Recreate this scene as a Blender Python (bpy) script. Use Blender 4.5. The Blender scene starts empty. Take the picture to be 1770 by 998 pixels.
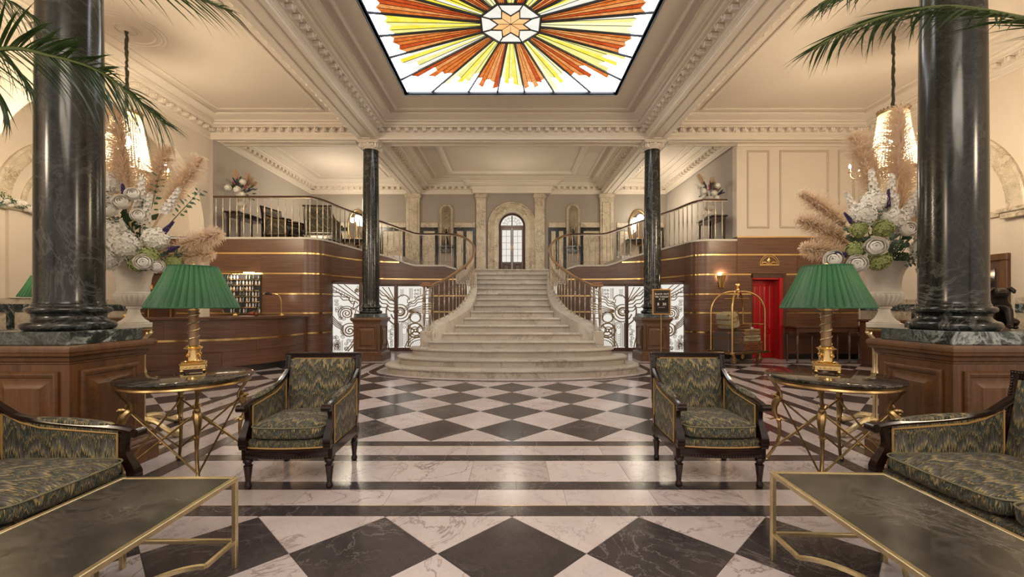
import bpy, bmesh, math, random
from math import sin, cos, pi, radians, sqrt, atan2, hypot
from mathutils import Vector, Matrix
random.seed(7)
S = bpy.context.scene
C = S.collection

# ------------------------------------------------------------------ camera, world, exposure
cam = bpy.data.objects.new('camera', bpy.data.cameras.new('camera'))
C.objects.link(cam); S.camera = cam
cam.location = (0, 0, 1.3); cam.rotation_euler = (pi/2, 0, 0)
cam.data.sensor_width = 36; cam.data.sensor_fit = 'HORIZONTAL'
cam.data.lens = 743/1770*36; cam.data.shift_y = 30/1770; cam.data.clip_start = .05
W = bpy.data.worlds.new('world'); S.world = W; W.use_nodes = True
W.node_tree.nodes['Background'].inputs[0].default_value = (1.0, .86, .76, 1)
W.node_tree.nodes['Background'].inputs[1].default_value = .50
S.view_settings.view_transform = 'Standard'; S.view_settings.look = 'None'
S.view_settings.gamma = 1; S.view_settings.exposure = 0.76
S.cycles.max_bounces = 7; S.cycles.diffuse_bounces = 4; S.cycles.glossy_bounces = 3
S.cycles.transmission_bounces = 4; S.cycles.sample_clamp_indirect = 6; S.cycles.caustics_reflective = False
S.cycles.caustics_refractive = False; S.cycles.use_denoising = True

def light(name, kind, loc, power, color=(1, .8, .55), size=.1, rot=(0, 0, 0), parent=None, sy=None, spot=None):
    d = bpy.data.lights.new(name, kind); d.energy = power; d.color = color
    if kind == 'AREA':
        d.size = size
        if sy: d.shape = 'RECTANGLE'; d.size_y = sy
    else: d.shadow_soft_size = size
    if spot: d.spot_size = spot; d.spot_blend = .6
    o = bpy.data.objects.new(name, d); o.location = loc; o.rotation_euler = rot; C.objects.link(o)
    if parent: o.parent = parent
    return o
WARM = (1, .80, .58)
# unseen fill lights added behind the camera and under the gallery ceilings
light('front_fill_light', 'AREA', (0, -2.6, 5.0), 135, (1, .86, .68), 4.0, (radians(38), 0, 0), sy=2.0)
light('side_fill_light', 'POINT', (-6.0, -1.0, 3.6), 150, WARM, .35)  # added frontal fill on both sides, no chandelier hangs here
light('side_fill_light', 'POINT', (6.0, -1.0, 3.6), 150, WARM, .35)
light('gallery_fill_light', 'POINT', (0, 13.3, 4.3), 20, (1, .86, .66), .4)
light('gallery_fill_light', 'POINT', (-5.3, 13.2, 4.4), 40, (1, .88, .68), .3)
light('gallery_fill_light', 'POINT', (4.6, 13.4, 4.4), 34, (1, .88, .68), .3)
light('passage_light', 'POINT', (-8.1, 6.2, 3.6), 12, WARM, .2)

# ------------------------------------------------------------------ mesh builder
class MB:
    def __init__(s): s.v = []; s.f = []; s.uv = []; s.M = None
    def add(s, vs, fs, uvs=None):
        b = len(s.v)
        if s.M is not None: vs = [s.M @ Vector(p) for p in vs]
        s.v.extend([tuple(p) for p in vs])
        for i, f in enumerate(fs):
            s.f.append(tuple(b+k for k in f)); s.uv.append(uvs[i] if uvs else None)
    def box(s, x0, x1, y0, y1, z0, z1, c=0):
        if x1 < x0: x0, x1 = x1, x0
        if y1 < y0: y0, y1 = y1, y0
        if z1 < z0: z0, z1 = z1, z0
        if c <= 0:
            s.add([(x0,y0,z0),(x1,y0,z0),(x1,y1,z0),(x0,y1,z0),(x0,y0,z1),(x1,y0,z1),(x1,y1,z1),(x0,y1,z1)],
                  [(0,3,2,1),(4,5,6,7),(0,1,5,4),(1,2,6,5),(2,3,7,6),(3,0,4,7)]); return
        vs = []; idx = {}
        for i, x in enumerate((x0, x1)):
            for j, y in enumerate((y0, y1)):
                for k, z in enumerate((z0, z1)):
                    sx, sy, sz = 1-2*i, 1-2*j, 1-2*k
                    idx[i,j,k] = len(vs)
                    vs += [(x, y+sy*c, z+sz*c), (x+sx*c, y, z+sz*c), (x+sx*c, y+sy*c, z)]
        I = lambda i, j, k, a: idx[i,j,k]+a
        fs = []
        for i in (0,1): fs.append([I(i,0,0,0),I(i,1,0,0),I(i,1,1,0),I(i,0,1,0)][::(1 if i else -1)])
        for j in (0,1): fs.append([I(0,j,0,1),I(0,j,1,1),I(1,j,1,1),I(1,j,0,1)][::(1 if j else -1)])
        for k in (0,1): fs.append([I(0,0,k,2),I(1,0,k,2),I(1,1,k,2),I(0,1,k,2)][::(1 if k else -1)])
        for j in (0,1):
            for k in (0,1): fs.append([I(0,j,k,1),I(1,j,k,1),I(1,j,k,2),I(0,j,k,2)][::(1 if j==k else -1)])
        for i in (0,1):
            for k in (0,1): fs.append([I(i,0,k,2),I(i,1,k,2),I(i,1,k,0),I(i,0,k,0)][::(1 if i==k else -1)])
        for i in (0,1):
            for j in (0,1): fs.append([I(i,j,0,0),I(i,j,1,0),I(i,j,1,1),I(i,j,0,1)][::(1 if i==j else -1)])
        for i in (0,1):
            for j in (0,1):
                for k in (0,1): fs.append([I(i,j,k,0),I(i,j,k,1),I(i,j,k,2)][::(1 if (i+j+k)%2 else -1)])
        s.add(vs, fs)
    def lathe(s, prof, n=24, c=(0,0,0), sy=1, flute=0, fa=0, a0=0, a1=2*pi):
        full = abs(a1-a0-2*pi) < 1e-6
        m = n if full else n+1; vs = []
        for r, z in prof:
            for i in range(m):
                a = a0+(a1-a0)*i/n
                rr = r*(1+fa*abs(sin(a*flute/2))) if flute else r
                vs.append((c[0]+rr*cos(a), c[1]+rr*sin(a)*sy, c[2]+z))
        fs = []
        for j in range(len(prof)-1):
            for i in range(n):
                i2 = (i+1) % m
                fs.append((j*m+i, j*m+i2, (j+1)*m+i2, (j+1)*m+i))
        if full:
            if prof[0][0] > 1e-6: fs.append(tuple(range(m))[::-1])
            if prof[-1][0] > 1e-6: fs.append(tuple((len(prof)-1)*m+i for i in range(m)))
        s.add(vs, fs)
    def tube(s, pts, r, n=8, closed=False, flat=1, up=None):
        P = [Vector(p) for p in pts]; N = len(P)
        R = r if isinstance(r, (list, tuple)) else [r]*N
        vs = []; ref = None
        for i in range(N):
            if closed: t = P[(i+1)%N]-P[i-1]
            else: t = P[min(i+1,N-1)]-P[max(i-1,0)]
            t = t.normalized() if t.length > 1e-9 else Vector((0,0,1))
            if up is not None: ref = Vector(up)
            if ref is None: ref = Vector((0,0,1)) if abs(t.z) < .9 else Vector((1,0,0))
            a = t.cross(ref)
            if a.length < 1e-5: a = t.orthogonal()
            a.normalize(); b = a.cross(t).normalized(); ref = b
            o = pi/4 if n == 4 else 0
            for k in range(n):
                q = 2*pi*k/n+o
                vs.append(P[i]+a*(R[i]*cos(q))+b*(R[i]*flat*sin(q)))
        fs = []
        for i in range(N if closed else N-1):
            i2 = (i+1) % N
            for k in range(n):
                k2 = (k+1) % n
                fs.append((i*n+k, i*n+k2, i2*n+k2, i2*n+k))
        if not closed: fs += [tuple(range(n))[::-1], tuple((N-1)*n+k for k in range(n))]
        s.add(vs, fs)
    def hsweep(s, path, prof, closed=False, capped=False):
        """profile [(offset to the left, z)] swept with mitres along (x,y[,z]) points"""
        N = len(path); m = len(prof); vs = []; L = 0; Ls = []
        for i in range(N):
            p = Vector(path[i][:2]); z0 = path[i][2] if len(path[i]) > 2 else 0
            if closed: a = Vector(path[i-1][:2]); b = Vector(path[(i+1)%N][:2])
            else: a = Vector(path[max(i-1,0)][:2]); b = Vector(path[min(i+1,N-1)][:2])
            d1 = (p-a); d2 = (b-p)
            if i > 0: L += (p-Vector(path[i-1][:2])).length
            Ls.append(L)
            if d1.length < 1e-9: d1 = d2
            if d2.length < 1e-9: d2 = d1
            d1.normalize(); d2.normalize()
            n1 = Vector((-d1.y, d1.x)); n2 = Vector((-d2.y, d2.x))
            nn = n1+n2; nn = nn/max(nn.length_squared, .3)*2 if nn.length > 1e-6 else n1
            for d, z in prof: vs.append((p.x+nn.x*d, p.y+nn.y*d, z0+z))
        Lc = L+(Vector(path[0][:2])-Vector(path[-1][:2])).length
        fs = []; uvs = []; acc = [0]
        for j in range(1, m): acc.append(acc[-1]+hypot(prof[j][0]-prof[j-1][0], prof[j][1]-prof[j-1][1]))
        for i in range(N if closed else N-1):
            i2 = (i+1) % N; u0 = Ls[i]; u1 = Ls[i+1] if i+1 < N else Lc
            for j in range(m-1):
                fs.append((i*m+j, i2*m+j, i2*m+j+1, i*m+j+1)); uvs.append([(u0,acc[j]),(u1,acc[j]),(u1,acc[j+1]),(u0,acc[j+1])])
        if capped and not closed:
            fs += [tuple(range(m))[::-1], tuple((N-1)*m+k for k in range(m))]; uvs += [None, None]
        s.add(vs, fs, uvs)
    def prism(s, poly, z0, z1):
        n = len(poly)
        s.add([(x,y,z0) for x,y in poly]+[(x,y,z1) for x,y in poly],
              [tuple(range(n))[::-1], tuple(range(n,2*n))]+[(i,(i+1)%n,n+(i+1)%n,n+i) for i in range(n)])
    def grid(s, fn, nu, nv, cu=False):
        vs = [fn(i/nu, j/nv) for j in range(nv+1) for i in range(nu+(0 if cu else 1))]
        m = nu if cu else nu+1
        s.add(vs, [(j*m+i, j*m+(i+1)%m, (j+1)*m+(i+1)%m, (j+1)*m+i) for j in range(nv) for i in range(nu)])
    def sphere(s, c, r, n=12, m=8, sc=(1,1,1)):
        s.grid(lambda u, v: (c[0]+r*sc[0]*cos(2*pi*u)*sin(pi*v), c[1]+r*sc[1]*sin(2*pi*u)*sin(pi*v), c[2]-r*sc[2]*cos(pi*v)), n, m, True)
    def mesh(s, name, m, sharp=35):
        me = bpy.data.meshes.new(name); me.from_pydata(s.v, [], s.f)
        ul = me.uv_layers.new(name='UV')
        V = s.v; k = 0; dat = [0.0]*(2*len(me.loops))
        for fi, f in enumerate(s.f):
            uv = s.uv[fi]
            if uv is None:
                a, b, c = V[f[0]], V[f[1]], V[f[2]]
                if len(f) > 3: c = V[f[2]]; b = V[f[1]]; a = V[f[0]]
                e = (b[0]-a[0], b[1]-a[1], b[2]-a[2]); g = (c[0]-a[0], c[1]-a[1], c[2]-a[2])
                nx = abs(e[1]*g[2]-e[2]*g[1]); ny = abs(e[2]*g[0]-e[0]*g[2]); nz = abs(e[0]*g[1]-e[1]*g[0])
                if nz >= nx and nz >= ny: uv = [(V[i][0], V[i][1]) for i in f]
                elif nx >= ny: uv = [(V[i][1], V[i][2]) for i in f]
                else: uv = [(V[i][0], V[i][2]) for i in f]
            for q in uv: dat[k] = q[0]; dat[k+1] = q[1]; k += 2
        ul.data.foreach_set('uv', dat)
        if sharp:
            me.polygons.foreach_set('use_smooth', [True]*len(me.polygons))
            me.set_sharp_from_angle(angle=radians(sharp))
        if m: me.materials.append(m)
        return me
def obj(name, mb, m, parent=None, kind=None, label=None, sharp=35, loc=None):
    me = mb if isinstance(mb, bpy.types.Mesh) else mb.mesh(name, m, sharp)
    o = bpy.data.objects.new(name, me); C.objects.link(o)
    if parent is not None: o.parent = parent
    if kind: o['kind'] = kind
    if label: o['label'] = label
    if loc: o.location = loc
    return o
def tag(o, label, cat, group=None):
    o['label'] = label; o['category'] = cat
    if group: o['group'] = group
    return o
def thing(name, label, cat, loc=(0,0,0), rotz=0, group=None):
    o = bpy.data.objects.new(name, None); C.objects.link(o); o.location = loc; o.rotation_euler = (0,0,rotz)
    o.empty_display_size = .1
    return tag(o, label, cat, group)
def struct(name, mb=None, m=None, parent=None, sharp=35):
    if mb is None:
        o = bpy.data.objects.new(name, None); C.objects.link(o)
        if parent: o.parent = parent
    else: o = obj(name, mb, m, parent, sharp=sharp)
    if parent is None: o['kind'] = 'structure'
    return o
def kids(o): return [c for c in ALLCH.get(o.name, [])] if False else [c for c in bpy.data.objects if c.parent == o]
def dup(root, loc, rotz=None, label=None, group=None, par=None, scale=None):
    r = root.copy(); C.objects.link(r)
    if par is not None: r.parent = par
    if loc is not None: r.location = loc
    if rotz is not None: r.rotation_euler = (0,0,rotz)
    if scale: r.scale = scale
    if label: r['label'] = label
    if group: r['group'] = group
    for ch in list(root.children): dup(ch, None, par=r)
    return r
def RX(a): return Matrix.Rotation(a, 4, 'X')
def RY(a): return Matrix.Rotation(a, 4, 'Y')
def RZ(a): return Matrix.Rotation(a, 4, 'Z')
def T(x, y=0, z=0): return Matrix.Translation((x, y, z))
FRONT = Matrix(((1,0,0,0),(0,0,-1,0),(0,1,0,0),(0,0,0,1)))   # (x,y,z) -> (x,-z,y): upright, facing -Y
def rrect(x0, x1, y0, y1, r=0, n=4):
    if r <= 0: return [(x0,y0),(x1,y0),(x1,y1),(x0,y1)]
    o = []
    for cx, cy, a in ((x1-r,y0+r,-pi/2),(x1-r,y1-r,0),(x0+r,y1-r,pi/2),(x0+r,y0+r,pi)):
        for i in range(n+1): o.append((cx+r*cos(a+pi/2*i/n), cy+r*sin(a+pi/2*i/n)))
    return o
def catmull(P, k=6):
    P = [Vector(p) for p in P]; o = []
    for i in range(len(P)-1):
        a = P[max(i-1,0)]; b = P[i]; c = P[i+1]; d = P[min(i+2,len(P)-1)]
        for j in range(k):
            t = j/k
            o.append(.5*((2*b)+(c-a)*t+(2*a-5*b+4*c-d)*t*t+(3*b-a-3*c+d)*t**3))
    o.append(P[-1]); return o
def resample(P, step):
    P = [Vector(p) for p in P]; o = []; acc = 0; nxt = 0; 
    for i in range(len(P)-1):
        d = (P[i+1]-P[i]); l = hypot(d.x, d.y)
        while nxt <= acc+l+1e-9:
            t = (nxt-acc)/max(l,1e-9); o.append((P[i]+d*t, d.normalized())); nxt += step
        acc += l
    return o

# ------------------------------------------------------------------ materials
class NT:
    def __init__(s, name):
        s.m = bpy.data.materials.new(name); s.m.use_nodes = True; s.t = s.m.node_tree
        s.b = s.t.nodes['Principled BSDF']; s.out = s.t.nodes['Material Output']
    def n(s, typ, ins=None, **kw):
        x = s.t.nodes.new('ShaderNode'+typ)
        for k, v in kw.items(): setattr(x, k, v)
        for k, v in (ins or {}).items():
            if isinstance(v, bpy.types.NodeSocket): s.t.links.new(v, x.inputs[k])
            else: x.inputs[k].default_value = v
        return x
    def set(s, **kw):
        for k, v in kw.items():
            k = {'color':'Base Color','rough':'Roughness','metal':'Metallic','normal':'Normal','coat':'Coat Weight','emit':'Emission Color','estr':'Emission Strength','sub':'Subsurface Weight','spec':'Specular IOR Level','alpha':'Alpha','sheen':'Sheen Weight'}[k]
            if isinstance(v, bpy.types.NodeSocket): s.t.links.new(v, s.b.inputs[k])
            else: s.b.inputs[k].default_value = (*v, 1) if k in ('Base Color','Emission Color') and len(v) == 3 else v
    def ramp(s, fac, stops, interp='LINEAR'):
        r = s.n('ValToRGB', {'Fac': fac}); e = r.color_ramp; e.interpolation = interp
        while len(e.elements) < len(stops): e.elements.new(.5)
        for i, (p, c) in enumerate(stops): e.elements[i].position = p; e.elements[i].color = (*c, 1) if len(c) == 3 else c
        return r.outputs[0]
    def coord(s, kind='Object', scale=(1,1,1), rnd=True, rot=(0,0,0)):
        c = s.n('TexCoord').outputs[kind]
        if rnd:
            r = s.n('ObjectInfo').outputs['Random']
            v = s.n('CombineXYZ', {0: s.n('Math', {0: r, 1: 37.0}, operation='MULTIPLY').outputs[0], 1: s.n('Math', {0: r, 1: 91.0}, operation='MULTIPLY').outputs[0], 2: r})
            c = s.n('VectorMath', {0: c, 1: v.outputs[0]}, operation='ADD').outputs[0]
        return s.n('Mapping', {'Vector': c, 'Scale': scale, 'Rotation': rot}).outputs[0]
    def noise(s, vec, scale, detail=4, dist=0, rough=.5):
        return s.n('TexNoise', {'Vector': vec, 'Scale': scale, 'Detail': detail, 'Distortion': dist, 'Roughness': rough}).outputs['Fac']
    def mix(s, f, a, b, bt='MIX'):
        x = s.n('Mix', {0: f}, data_type='RGBA', blend_type=bt)
        for i, v in ((6,a),(7,b)):
            if isinstance(v, bpy.types.NodeSocket): s.t.links.new(v, x.inputs[i])
            else: x.inputs[i].default_value = (*v, 1)
        return x.outputs[2]
    def bump(s, h, strength=.2, dist=.01): return s.n('Bump', {'Height': h, 'Strength': strength, 'Distance': dist}).outputs[0]
def plain(name, c, rough=.5, metal=0, var=.0, scale=6, bump=0, **kw):
    t = NT(name); t.set(color=c, rough=rough, metal=metal, **kw)
    if var or bump:
        nz = t.noise(t.coord(), scale, 5)
        if var: t.set(color=t.ramp(nz, [(.3, [x*(1-var) for x in c]), (.7, [min(1, x*(1+var)) for x in c])]))
        if bump: t.set(normal=t.bump(nz, bump))
    return t.m
def marble(name, base, base2, vein, scale=2, rough=.15, vw=.018, dist=1.5, v2=None, tint=0, coat=0):
    t = NT(name); c = t.coord()
    a = t.noise(c, scale*.8, 7, .8, .6)
    col = t.ramp(a, [(.32, base), (.68, base2)])
    w = t.noise(c, scale, 9, dist, .62)
    m1 = t.ramp(w, [(.5-vw*2.2, (0,0,0)), (.5, (1,1,1)), (.5+vw*1.4, (0,0,0))])
    w2 = t.noise(c, scale*2.7, 8, dist*1.2, .6)
    m2 = t.ramp(w2, [(.46-vw, (0,0,0)), (.47, (.7,.7,.7)), (.47+vw, (0,0,0))])
    gate = t.ramp(t.noise(c, scale*.55, 2), [(.42, (.12,.12,.12)), (.62, (1,1,1))])
    mk = t.mix(1, m1, gate, 'MULTIPLY')
    col = t.mix(mk, col, vein); col = t.mix(t.mix(.5, m2, (0,0,0)), col, v2 or vein)
    if tint:
        r = t.n('ObjectInfo').outputs['Random']
        col = t.mix(1, col, t.ramp(r, [(0, (1-tint,)*3), (1, (1,)*3)]), 'MULTIPLY')
    t.set(color=col, rough=rough, coat=coat)
    return t.m
def wood(name, c1, c2, rough=.35, vert=False, fine=38, tint=.18, coat=.15, grain=1.0):
    t = NT(name); c = t.coord('UV', (fine, 1.3, 1) if vert else (1.3, fine, 1))
    a = t.noise(c, 1.0*grain, 6, .5, .65); b = t.noise(c, 4.0*grain, 3, .2)
    f = t.n('Math', {0: a, 1: t.n('Math', {0: b, 1: .35}, operation='MULTIPLY').outputs[0]}, operation='ADD').outputs[0]
    col = t.ramp(f, [(.42, c1), (.62, [(x+y)/2 for x, y in zip(c1, c2)]), (.86, c2)])
    r = t.n('ObjectInfo').outputs['Random']
    col = t.mix(1, col, t.ramp(r, [(0, (1-tint,)*3), (1, (1,)*3)]), 'MULTIPLY')
    t.set(color=col, rough=rough, coat=coat); t.b.inputs['Coat Roughness'].default_value = .25
    return t.m
def emis(name, c, s):
    t = NT(name); t.set(color=(0,0,0), emit=c, estr=s, rough=.6, spec=.1); return t.m
def flame(name):
    t = NT(name); uv = t.n('TexCoord').outputs['UV']; s = t.n('SeparateXYZ', {0: uv})
    u, v = s.outputs[0], s.outputs[1]
    M = lambda op, a, b=0: t.n('Math', {0: a, 1: b}, operation=op).outputs[0]
    st = t.n('Mapping', {'Vector': uv, 'Scale': (150, 7, 1)}).outputs[0]
    n1 = t.noise(st, 1, 2); st2 = t.n('Mapping', {'Vector': uv, 'Scale': (9, 4, 1)}).outputs[0]; n2 = t.noise(st2, 1, 2)
    tri = M('PINGPONG', M('MULTIPLY', u, 15.0), 1.0)
    ph = M('ADD', M('MULTIPLY', v, 5.6), M('MULTIPLY', tri, .42))
    ph = M('ADD', ph, M('MULTIPLY', M('SUBTRACT', n1, .5), 1.15)); ph = M('ADD', ph, M('MULTIPLY', n2, .9))
    fr = M('FRACT', ph)
    G, D, M_, P, B = (.034,.042,.026), (.010,.013,.010), (.44,.32,.12), (.085,.066,.060), (.10,.115,.105)
    col = t.ramp(fr, [(0, D), (.18, G), (.29, M_), (.35, B), (.52, P), (.64, G), (.76, D), (.80, M_), (.85, D), (.97, B)], 'LINEAR')
    fib = t.noise(t.n('Mapping', {'Vector': uv, 'Scale': (420, 40, 1)}).outputs[0], 1, 1)
    col = t.mix(1, col, t.ramp(fib, [(.3, (.72,)*3), (.7, (1.12,)*3)]), 'MULTIPLY')
    t.set(color=col, rough=.8, sheen=.05, normal=t.bump(fib, .25, .004)); return t.m

CREAM = plain('cream_plaster', (.66,.585,.49), .7, var=.03, scale=1.2)
CEIL = plain('ceiling_plaster', (.68,.605,.52), .75, var=.03, scale=.8)
TRIM = plain('trim_plaster', (.72,.65,.565), .6)
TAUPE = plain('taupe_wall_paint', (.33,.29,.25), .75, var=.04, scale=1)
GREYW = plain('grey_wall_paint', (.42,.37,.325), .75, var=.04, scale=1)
MOULD = plain('wall_moulding_paint', (.50,.42,.335), .6)
GMARB = marble('dark_green_marble', (.0055,.0065,.007), (.024,.024,.023), (.12,.125,.12), 1.9, .18, .02, 2.4, (.06,.075,.072))
GSLAB = marble('green_slab_marble', (.012,.018,.018), (.045,.055,.055), (.38,.42,.42), 3.2, .15, .03, 1.4, (.2,.25,.25))
DTILE = marble('dark_floor_marble', (.036,.030,.035), (.070,.060,.067), (.20,.175,.18), 2.2, .17, .010, 2.4, (.12,.105,.10), tint=.25)
LTILE = marble('light_floor_marble', (.50,.44,.45), (.66,.59,.60), (.27,.21,.20), 1.6, .19, .010, 1.8, (.40,.31,.27), tint=.12)
GROUT = plain('floor_grout', (.40,.34,.33), .6)
STONE = marble('stair_stone', (.50,.445,.385), (.66,.60,.53), (.36,.30,.25), 1.6, .42, .016, 1.0, (.42,.36,.30), tint=.26)
BMARB = marble('beige_veined_marble', (.46,.395,.30), (.66,.59,.47), (.24,.175,.115), 5.0, .3, .035, 2.0, (.33,.26,.18))
WALN = wood('walnut_panel', (.060,.025,.014), (.185,.086,.049), .33, fine=34)
PEDW = wood('mahogany_pedestal', (.050,.019,.006), (.155,.064,.019), .36, vert=True, fine=26)
DOORW = wood('dark_door_wood', (.05,.02,.012), (.12,.05,.028), .35, vert=True)
DESKT = wood('desk_top_wood', (.06,.028,.018), (.15,.07,.042), .25)
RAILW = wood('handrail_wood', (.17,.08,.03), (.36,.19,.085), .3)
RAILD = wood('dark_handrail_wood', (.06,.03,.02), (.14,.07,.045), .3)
EBONY = plain('dark_carved_wood', (.013,.005,.004), .2, coat=.15)
BLACK = plain('black_toe_kick', (.012,.011,.011), .4)
BRASS = plain('polished_brass', (.80,.56,.24), .22, 1)
ABRASS = plain('antique_brass', (.36,.245,.115), .36, 1, var=.25, scale=20)
GILT = plain('pale_gilt_metal', (.66,.545,.33), .34, 1, var=.1, scale=30)
PEWT = plain('pewter_baluster', (.40,.345,.28), .32, 1, var=.1)
BRONZE = plain('dark_bronze', (.03,.022,.018), .35, .7)
FAB = flame('flame_stitch_fabric')
GIMP = plain('gold_gimp', (.36,.215,.07), .6)
TOPM = marble('smoked_table_glass', (.007,.0065,.0055), (.050,.044,.035), (.10,.09,.072), 4.2, .25, .05, 3.0, (.05,.046,.038))
BTOP = marble('black_table_marble', (.008,.008,.008), (.03,.028,.026), (.14,.12,.10), 5, .06, .02, 2)
URNM = plain('urn_stone', (.62,.57,.49), .6, var=.08, scale=14, bump=.15)
RED = plain('red_door_paint', (.40,.009,.011), .28, coat=.3)
GRILL = plain('bronze_grille', (.27,.185,.085), .5, .1)
SCREEN = emis('frosted_backlit_glass', (1, .95, .86), .50)
# ================================================================== FLOOR
floor = MB(); floor.box(-9.2, 9.0, -4, 16, -.12, -.005)
floor = struct('floor', floor, GROUT)
def clip(poly, x0, x1, y0, y1):
    for ax, lim, sg in ((0,x0,1),(0,x1,-1),(1,y0,1),(1,y1,-1)):
        out = []
        for i in range(len(poly)):
            a, b = poly[i-1], poly[i]; da = (a[ax]-lim)*sg; db = (b[ax]-lim)*sg
            if da >= 0: out.append(a)
            if da*db < 0:
                t = da/(da-db); out.append((a[0]+(b[0]-a[0])*t, a[1]+(b[1]-a[1])*t))
        poly = out
        if not poly: return []
    return poly
def inring(x, y, off):
    if y > 8.65: return abs(x) < 2.49+off
    return abs(x) < 2.49+off and ((x/(2.49+off))**2+((y-8.65)/(.98+off))**2) < 1
SH = {'dark_marble_tile': MB(), 'light_marble_tile': MB()}; CNT = {'dark_marble_tile': 0, 'light_marble_tile': 0}
def field(x0, x1, y0, y1, ytip, indiv=True):
    D = .39; n = -2
    while True:
        cy = ytip+D+n*D
        if cy-D > y1: break
        n += 1
        if cy+D < y0: continue
        k = round((cy-ytip-D)/D)
        dark = k % 2 == 0
        m = int(math.floor(x0/D))-1
        while m*D-D < x1:
            if (m % 2 == 0) == dark:
                cx = m*D; g = .0022
                p = clip([(cx-D+g,cy),(cx,cy-D+g),(cx+D-g,cy),(cx,cy+D-g)], x0+g, x1-g, y0+g, y1-g)
                if len(p) >= 3:
                    A = abs(sum(p[i-1][0]*p[i][1]-p[i][0]*p[i-1][1] for i in range(len(p))))/2
                    if A > .003 and not all(inring(px, py, .2) for px, py in p):
                        nm = 'dark_marble_tile' if dark else 'light_marble_tile'
                        if indiv and CNT[nm] < 295:
                            b = MB(); b.prism(p, -.005, 0); obj(nm, b, DTILE if dark else LTILE, floor, sharp=0); CNT[nm] += 1
                        else: SH[nm].prism(p, -.005, 0)
            m += 1
field(-2.68, 2.68, .1, 2.657, 2.644-1.56)
field(-2.68, 2.68, 4.122, 9.66, 4.13)
field(4.17, 8.45, 4.122, 9.66, 4.13); field(-8.9, -4.17, 4.122, 9.66, 4.13)
field(4.17, 8.45, -.5, 2.657, 2.644-1.56-1.56, False); field(-8.9, -4.17, -.5, 2.657, 2.644-1.56-1.56, False)
for nm, b in SH.items():
    if b.f: obj(nm, b, DTILE if 'dark' in nm else LTILE, floor, kind='stuff', sharp=0)
BW = [(.14,1),(.24,0),(.14,1),(.425,0),(.14,1),(.24,0),(.14,1)]
def strip(x0, x1, y0, y1, dark):
    b = MB(); g = .0015; b.box(x0+g, x1-g, y0+g, y1-g, -.005, 0)
    obj('dark_border_strip' if dark else 'light_border_strip', b, DTILE if dark else LTILE, floor, sharp=0)
for sx in (-1, 1):
    o = 3.42-.7325
    for j, (w, dk) in enumerate(BW):
        y = .9+(0 if dk else .37)
        while y < 9.66:
            strip(sx*o if sx > 0 else -(o+w), sx*(o+w) if sx > 0 else -o, y, min(y+.6, 9.66), dk); y += .6
        o += w
o = 3.39-.7325
for j, (w, dk) in enumerate(BW):
    for x0, x1 in ((-2.68, 2.68), (4.16, 8.45), (-8.9, -4.16)):
        x = x0; first = .43+(j*.21) % .5 if not dk else .31+(.2 if j == 6 else 0)
        while x < x1-.01:
            e = min(x+(first if x == x0 else .6), x1); strip(x, e, o, o+w, dk); x = e
    o += w
b = MB(); b.box(-2.68, 2.68, 2.79, 2.797, -.004, .0008); obj('brass_inlay_line', b, BRASS, floor)
b = MB(); b.box(-2.68, 2.68, 3.979, 3.985, -.004, .0008); obj('brass_inlay_line', b, BRASS, floor)
x = -8.9
while x < 8.45:
    e = min(x+.9, 8.45); 
    if not (x > -1.7 and e < 1.7): strip(x, e, 9.66, 9.80, 1)
    for yy in (9.80, 10.7, 11.6): 
        if not (x > -1.6 and e < 1.6): strip(x, e, yy, yy+.9, 0)
    x = e
def ringpts(off, n=40, a0=pi, a1=2*pi):
    return [(-(2.49+off), 9.66)]+[((2.49+off)*cos(a0+(a1-a0)*i/n), 8.65+(.98+off)*sin(a0+(a1-a0)*i/n)) for i in range(n+1)]+[(2.49+off, 9.66)]
for off, w, dk in ((.0, .21, 0), (.215, .14, 1), (.36, .03, 0)):
    P = ringpts(off)
    for i in range(0, 42, 6):
        seg = P[i:i+7]
        if len(seg) < 2: continue
        b = MB(); b.hsweep(seg, [(0, -.004), (0, .0015), (-w, .0015), (-w, -.004)])
        obj('dark_ring_strip' if dk else 'light_ring_strip', b, DTILE if dk else LTILE, floor, sharp=0)

# ================================================================== CEILING, SKYLIGHT, BEAMS
ZB, ZC = 5.25, 5.70
SX, SY, SH_ = -.02, 6.75, 2.2
b = MB()
b.box(-9.2, SX-SH_, -1, 16, ZC, ZC+.15); b.box(SX+SH_, 9, -1, 16, ZC, ZC+.15)
b.box(SX-SH_, SX+SH_, -1, SY-SH_, ZC, ZC+.15); b.box(SX-SH_, SX+SH_, SY+SH_, 16, ZC, ZC+.15)
ceiling = struct('ceiling', b, CEIL)
def beam(x0, x1, y0, y1, z0=ZB, idx=[0]):
    b = MB(); b.box(x0, x1, y0, y1, z0, ZC-.002)
    idx[0] += 1; o = struct('trim_%d' % idx[0], b, TRIM)
    q = MB(); m = .1
    q.hsweep(rrect(x0+m, x1-m, y0+m, y1-m), [(0, z0), (0, z0-.014), (.012, z0-.02), (.022, z0-.02), (.03, z0-.012), (.03, z0)], closed=True)
    obj('soffit_moulding', q, TRIM, o); return o
for x0, x1 in ((-3.65, -3.2), (3.2, 3.65)):
    beam(x0, x1, -1, 3.12); beam(x0, x1, 3.57, 10.2); beam(x0, x1, 10.65, 15.2)
for x0, x1 in ((-7.16, -3.65), (-3.65, 3.65), (3.65, 8.45)):
    beam(x0, x1, 10.2, 10.65); beam(x0, x1, 3.12, 3.57)
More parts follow.
